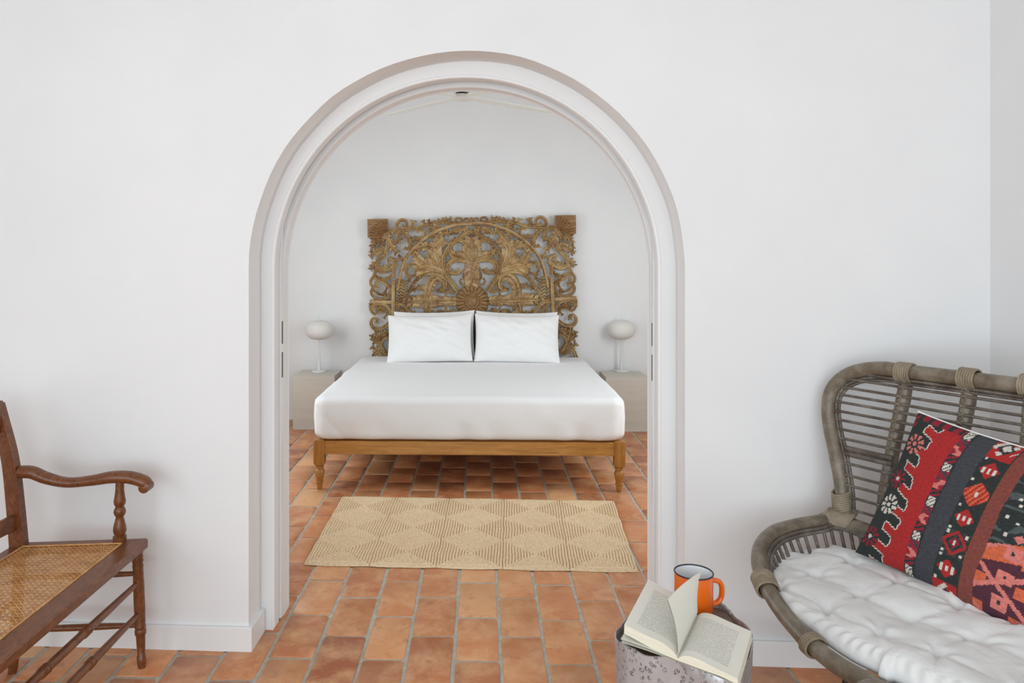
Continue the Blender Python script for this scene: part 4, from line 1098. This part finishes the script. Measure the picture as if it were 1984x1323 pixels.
# ------------------------------------------------------------------ kilim pillow
def kilim():
    N = 250
    col = {'k': (.022, .028, .026), 'c': (.05, .053, .062), 'r': (.44, .018, .018), 'R': (.30, .012, .03), 'w': (.70, .66, .58), 'p': (.70, .20, .17), 'o': (.66, .13, .055), 'b': (.23, .055, .04), 'm': (.085, .02, .035), 'g': (.075, .095, .09)}
    def cell(x, n): return (math.floor(x*n)+.5)/n
    def pick(s, t):
        s0, t0 = s, t; q = 130; s = cell(s, q); t = cell(t, q)
        dist = lambda a, b, k=1: math.hypot(s-a, (t-b)*k)
        # warp so that bands bow slightly
        if s < .34:
            # zigzag red border against dark green
            tt = t*7.5-(s-.17)*2.6
            zz = .165+.045*(1 if tt % 1 < .5 else -1)+.13*(abs(((t*1.25+.16) % 1)-.5)-.25)
            hook = abs(((t*7.5) % .5)-.25) < .045 and .11 < s < .27
            for (a, b, c1, c2) in ((.10, .20, 'k', 'p'), (.085, .45, 'R', 'k'), (.11, .62, 'k', 'w'), (.075, .86, 'k', 'R')):
                d = dist(a, b, 1.0)
                if d < .066:
                    ang = math.atan2(t-b, s-a)
                    if d < .014: return 'w' if c2 != 'p' else 'p'
                    if d < .028: return c1 if c1 != 'R' else 'R'
                    return c2 if math.sin(ang*9) > -.25 else c1
            if s < .035 and t < .10: return 'R' if (s+t)*40 % 2 < 1 else 'k'
            if t < .05: return 'R' if (s*30) % 2 < 1.2 else 'k'
            def red(a, b):
                t_ = b*7.5-(a-.17)*2.6; return a > .165+.045*(1 if t_ % 1 < .5 else -1)+.13*(abs(((b*1.25+.16) % 1)-.5)-.25)
            me = red(s, t)
            if me and not (red(s-1/q, t) and red(s, t-1/q) and red(s, t+1/q)): return 'w'
            return 'r' if s > zz else 'k'
        if s < .40:
            k = (t*17) % 4; x = (s-.34)/.06
            if k < 1: return 'w' if abs(x-.5) < .42 and ((t*34+s*40) % 1) < .72 else 'k'
            if k < 2: return 'R' if ((t*17-x*.8) % 1) < .6 else 'c'
            if k < 3: return 'p' if abs(x-.45-.3*math.sin(t*90)) < .32 else 'R'
            return 'R' if ((t*30+x) % 1) < .5 else 'k'
        if s < .405: return 'k'
        if s < .515: return 'c'
        if s < .655:
            x = (s-.515)/.14; k = (t*6.2+.25); ci = int(k); f = k % 1; dx = abs(x-.5)*2; dy = abs(f-.5)*2
            dm = dx*.85+dy
            if abs(dx) < .13 and dy < .22: return 'w'
            if ci in (0, 6):
                if dm < .35: return 'w'
                if dm < .55: return 'k'
                if dm < .95: return 'w' if (x+f) % .5 < .25 else 'r'
                return 'r'
            if ci in (2,):
                if dm < 1.05: return 'o' if (x*5+f*3) % 1 < .55 else 'r'
                return 'k'
            if ci % 2 == 1:
                if dm < .72: return 'r' if not ((abs(dx-.42) < .08) and abs(dy-.05) < .2) else 'w'
                if (abs(x-.1) < .05 and dy > .8): return 'w'
                return 'k'
            if abs(dm-.85) < .13: return 'r'
            if dm < .4: return 'R'
            if abs(dx-.75) < .08 and abs(dy-.75) < .12: return 'w'
            return 'k' if (s*60+t*20) % 2 < 1.2 else 'c'
        if s < .66: return 'k'
        if s < .735: return 'b'
        # big panel
        x, y = s, t
        c = 'g' if (math.sin(t*70+fbm(s, t, 0, 9)*5)+fbm(s, t, 1, 12)) > .55 else 'k'
        if t > .60-.12*(s-.735)*3:
            c = 'm'
            z = abs(((t*4.2+s*2.6) % 1)-.5); z2 = abs(((t*4.2-s*3.4) % 1)-.5)
            if t < .70-.3*(s-.735): c = 'o'
            if z < .07 or z2 < .06: c = 'p'
            elif ((s*6) % 1 < .45 and (t*7) % 1 < .5): c = 'p' if not (.15 < (s*6) % 1 < .28 and .15 < (t*7) % 1 < .32) else 'k'
            elif ((s*5+.4) % 1 < .35 and (t*6+.4) % 1 < .4): c = 'o'
        else:
            for (a, b, r_) in ((.86, .14, .11), (.97, .20, .09)):
                d = abs(s-a)*1.0+abs(t-b)*.75
                if abs(d-r_) < .014: return 'p'
                if d < r_*.62: return 'o' if d > r_*.25 else 'k'
                if d < r_: return 'm'
            for (a, b) in ((.90, .46), (.865, .52), (.94, .53)):
                if abs(s-a)+abs(t-b)*.9 < .026: return 'p'
            for (a, b) in ((.79, .30), (.81, .34), (.775, .42), (.83, .44), (.80, .52)):
                if abs(s-a) < .007 and abs(t-b) < .009: return 'w'
            if abs(t-(.10+.5*(s-.74))) < .008 and s < .86: return 'o'
        return c
    TLc, BLc = PY(1779, 799, 2.36), PY(1657, 1068, 2.385)
    BRc = PY(1985, 1238, 1.95); TRc = TLc+(BRc-BLc)+Vector((0, 0, .01))
    C0 = (TLc+BLc+BRc+TRc)/4; ex = ((TRc-TLc)+(BRc-BLc))/4; ey = ((TLc-BLc)+(TRc-BRc))/4; nn = ex.cross(ey).normalized()
    if nn.dot(Vector((0, -1, 0))) < 0: nn = -nn
    th = .145
    def f(side):
        def g(a, b):
            x, y = a*2-1, b*2-1; pinch = .055
            px = x*(1-pinch*(1-abs(y)**2)); py = y*(1-pinch*(1-abs(x)**2))
            h = ((1-x**4)*(1-y**4))**.55*(.72+.28*(1-x*x)*(1-y*y))
            h += .05*h*fbm(x*2, y*2, side, 1.7)
            return C0+ex*px+ey*py+nn*side*h*th/2*(1 if side > 0 else .7)
        return g
    root = thing('kilim_pillow', 'square kilim pillow in red, black and pink leaning on the rattan settee', 'pillow', tuple(C0))
    mb = MB(); mb.grid(f(1), N, N); o = mb.build('front_cover', 'kilim', root, smooth=80)
    a = o.data.attributes.new('weave', 'FLOAT_COLOR', 'POINT'); arr = np.ones(((N+1)**2, 4), dtype=np.float32)
    uvs = []
    for j in range(N+1):
        for i in range(N+1):
            s, t = i/N, 1-j/N; jit = .25/130
            c = col[pick(min(.999, max(0, s+.006*fbm(s, t, 0, 6))), min(.999, max(0, t+.006*fbm(s, t, 5, 6))))]; k = 1+.25*fbm(s, t, 0, 60)
            arr[j*(N+1)+i, :3] = [q*k for q in c]
    a.data.foreach_set('color', arr.ravel())
    uv = o.data.uv_layers.new(name='UVMap'); li = np.empty(len(o.data.loops), dtype=np.int32); o.data.loops.foreach_get('vertex_index', li)
    U = np.stack([(li % (N+1))/N, (li//(N+1))/N], 1).astype(np.float32); uv.data.foreach_set('uv', U.ravel())
    mb = MB(); mb.grid(f(-1), 60, 60); mb.build('back_cover', 'kilimback', root, smooth=80)
    mb = MB(); g = f(0); mb.tube([g(k/40, 1) for k in range(41)]+[g(1, 1-k/40) for k in range(1, 41)], .0035, 8); mb.build('piping', 'piping', root, smooth=60, label='white piping')
kilim()

# ------------------------------------------------------------------ drum side table
ZT = .615
def side_table():
    out = [(1189, 1238), (1196, 1225), (1212, 1200), (1228, 1183), (1262, 1174), (1310, 1170), (1360, 1170), (1395, 1172), (1418, 1185), (1430, 1202), (1458, 1232), (1459, 1262), (1442, 1304), (1420, 1316), (1388, 1312), (1350, 1296), (1312, 1281), (1262, 1276), (1225, 1266), (1205, 1257)]
    pts = [PZ(u, v, ZT+.004) for u, v in out]; n0 = len(pts)
    c = sum(pts, Vector())/n0; P = cr([Vector((p.x, p.y, 0)) for p in pts], 6, closed=True); n = len(P)
    root = thing('side_table', 'hammered silver metal drum table with a dark wood top in front of the arch', 'table', (c.x, c.y, 0))
    cc = Vector((c.x, c.y, 0)); zr = lambda i: ZT+.010+.004*math.sin(i*.35)+.003*fbm(i*.2, 0)
    mb = MB(); vs = []; lev = []
    Z = np.linspace(0.002, 1, 26)
    for li, z in enumerate(Z):
        f = 1-.05*math.sin(PI*z*.9)+.0*z
        for i, p in enumerate(P):
            zz = z*zr(i); k = f*(1+.010*fbm(p.x*9, p.y*9, zz*9)); q = cc+(p-cc)*k; vs.append(Vector((q.x, q.y, zz)))
    m = len(Z)
    # inner lip
    for dz, k in ((0.0015, .985), (-.001, .965), (-.016, .96)):
        for i, p in enumerate(P): q = cc+(p-cc)*(k*(1-.05*math.sin(PI*.9))); vs.append(Vector((q.x, q.y, zr(i)+dz)))
    fs = [(l*n+i, l*n+(i+1) % n, (l+1)*n+(i+1) % n, (l+1)*n+i) for l in range(m+2) for i in range(n)]
    fs.append(tuple(range(n)))
    mb.add(vs, fs); mb.build('drum_body', 'hammered', root, smooth=50)
    mb = MB(); kk = .955*(1-.05*math.sin(PI*.9)); vs = [Vector(((cc+(p-cc)*kk).x, (cc+(p-cc)*kk).y, z)) for z in (ZT-.02, ZT) for p in P]
    mb.add(vs, [tuple(range(n)), tuple(range(n, 2*n))]+[(i, (i+1) % n, n+(i+1) % n, n+i) for i in range(n)]); mb.build('wood_top', 'tabletop', root, smooth=30)
side_table()

def mug():
    c = PY(1344, 1108, 1.80); r = .0435; zt = c.z; zb = ZT+.0005; h = zt-zb
    root = thing('enamel_mug', 'orange enamel mug with a dark rim standing behind the open book', 'mug', (c.x, c.y, zb))
    X = lambda z: Vector((c.x, c.y, zb+z))
    mb = MB(); pr = [(0, r*.90), (.003, r*.97), (.008, r), (h-.002, r)]; mb.tube([X(z) for z, _ in pr], [q for _, q in pr], 48, caps=False)
    mb.add([X(0)+Vector((r*.9*math.cos(a), r*.9*math.sin(a), 0)) for a in np.linspace(0, 2*PI, 49)[:-1]], [tuple(range(48))]); mb.build('cup_body', 'enamel', root, smooth=50)
    mb = MB(); mb.tube([X(h-.001), X(.006), X(.004)], [r-.0018, r-.0018, .001], 48, caps=False); mb.build('cup_inside', 'enamelwhite', root, smooth=50, label='white enamel inside')
    mb = MB(); mb.tube([X(h)+Vector((r*math.cos(a), r*math.sin(a), 0)) for a in np.linspace(0, 2*PI, 49)[:-1]], .0019, 8, closed=True); mb.build('rim', 'enamelrim', root, smooth=60, label='dark blue rim')
    mb = MB(); d = Vector((.985, .17, 0)).normalized(); q = []
    for a, z in ((-.002, h*.76), (.008, h*.77), (.020, h*.72), (.0265, h*.60), (.027, h*.45), (.024, h*.32), (.014, h*.22), (-.003, h*.195)): q.append(X(z)+d*(r+a))
    mb.tube(cr(q, 6), .0058, 12, flat=1.35, up=None); mb.build('handle', 'enamel', root, smooth=60)
mug()

def book():
    zb = ZT+.022
    sb_, st = PZ(1313, 1280, zb), PZ(1351, 1196, zb)         # spine bottom / top
    ln = st-sb_; up = Vector((0, 0, 1)); Lh = ln.length; e = ln.normalized(); side = Vector((e.y, -e.x, 0))  # to the right
    root = thing('open_book', 'open paperback book with one leaf standing up on the drum table', 'book', tuple(sb_.lerp(st, .5)))
    W_ = .118
    def page(side_s, prof, t0=0, t1=1, skew=0.0):
        """prof: list of (distance from spine, height)"""
        P = cr([Vector((x, z, 0)) for x, z in prof], 8); n = len(P)
        return P
    def sheet(mb, prof, sgn, z0=0.0, thick=.0006, fan=(0, 0), mi=0, dirs=None, rows=10):
        P = cr([Vector((x, z, 0)) for x, z in prof], 8); n = len(P); vs = []; 
        for j in range(rows+1):
            t = j/rows
            for i, p in enumerate(P):
                f = i/(n-1); lift = (fan[0]*(1-t)+fan[1]*t)*f
                q = sb_+e*(Lh*t)+side*sgn*p.x+e*(p.x*(dirs or 0))+up*(p.y+z0+lift); vs.append(q)
        o = mb.add(vs, [(j*n+i, j*n+i+1, (j+1)*n+i+1, (j+1)*n+i) for j in range(rows) for i in range(n-1)], mi)
        return o, n
    def block(name, prof, sgn, zbot, fan, dirs, bot):
        """solid text block: top surface prof, bottom surface bot"""
        mb = MB(); o, n = sheet(mb, prof, sgn, fan=fan, dirs=dirs); rows = 10
        o2, n2 = sheet(mb, bot, sgn, fan=(fan[0]*.25, fan[1]*.25), dirs=dirs, mi=1)
        g = lambda base, j, i: base+j*n+i
        for j in (0, rows):
            for i in range(n-1): mb.f.append((g(o, j, i), g(o, j, i+1), g(o2, j, i+1), g(o2, j, i))); mb.m.append(1)
        for j in range(rows): mb.f.append((g(o, j, n-1), g(o, j+1, n-1), g(o2, j+1, n-1), g(o2, j, n-1))); mb.m.append(1)
        ob = mb.build(name, ['print', 'pageedge'], root, smooth=60)
        uv = ob.data.uv_layers.new(name='UVMap')
        nv = (rows+1)*n
        for lp in ob.data.loops:
            k = lp.vertex_index % nv; uv.data[lp.index].uv = ((k % n)/(n-1) if sgn > 0 else 1-(k % n)/(n-1), (k//n)/rows)
        return ob
    block('right_pages', [(0, .004), (.012, .014), (.035, .018), (.075, .013), (W_, .008)], 1, 0, (0, 0), -.25, [(0, .0005), (.03, .0005), (.06, .0005), (.09, .0005), (W_+.001, -.004)])
    block('left_pages', [(0, .004), (.010, .014), (.035, .022), (.075, .024), (W_, .028)], -1, 0, (.004, .022), .30, [(0, .0005), (.03, .002), (.06, .004), (.09, .008), (W_+.001, .012)])
    # loose leaf pair below the left pages
    mb = MB(); sheet(mb, [(0, .002), (.03, .002), (.07, .004), (W_+.006, .003)], -1, dirs=.22); sheet(mb, [(0, .001), (.03, -.001), (.07, -.001), (W_+.004, -.002)], -1, dirs=.20)
    mb.build('under_leaf', 'paper', root, smooth=60)
    mb = MB()
    for sgn, dr in ((-1, .22), (1, -.25)):
        sheet(mb, [(0, -.0015), (.04, -.0015 if sgn < 0 else -.0015), (.08, -.0015 if sgn < 0 else -.003), (W_+.003, -.002 if sgn < 0 else -.005)], sgn, dirs=dr)
    mb.build('cover', 'paper', root, smooth=60)
    # standing leaf
    mb = MB(); rows, n = 14, 12; vs = []
    Bt, Tt = PY(1293, 1160, 1.60), PY(1358, 1106, 1.765)
    s0 = sb_+up*.012; s1 = st+up*.012
    for j in range(rows+1):
        t = j/rows
        for i in range(n+1):
            f = i/n; a = s0.lerp(s1, t); b = Bt.lerp(Tt, t)-side*.004*math.sin(PI*t); q = a.lerp(b, f)+side*(.006*math.sin(PI*f)*(1-t)-.004*math.sin(PI*f)*t); vs.append(q)
    mb.add(vs, [(j*(n+1)+i, j*(n+1)+i+1, (j+1)*(n+1)+i+1, (j+1)*(n+1)+i) for j in range(rows) for i in range(n)])
    vs = [v+side*.0007 for v in vs]; mb.add(vs, [(j*(n+1)+i, j*(n+1)+i+1, (j+1)*(n+1)+i+1, (j+1)*(n+1)+i) for j in range(rows) for i in range(n)])
    vs = []
    for j in range(rows+1):
        t = j/rows
        for i in range(n+1):
            f = i/n; a = s0.lerp(s1, t); b = Bt.lerp(Tt, t)+side*(.003*(1-t)-.004)+up*(-.006); q = a.lerp(b, f)+side*(.010*math.sin(PI*f)*(1-t)-.003); vs.append(q)
    mb.add(vs, [(j*(n+1)+i, j*(n+1)+i+1, (j+1)*(n+1)+i+1, (j+1)*(n+1)+i) for j in range(rows) for i in range(n)])
    mb.build('standing_leaf', 'paper', root, smooth=60)
book()
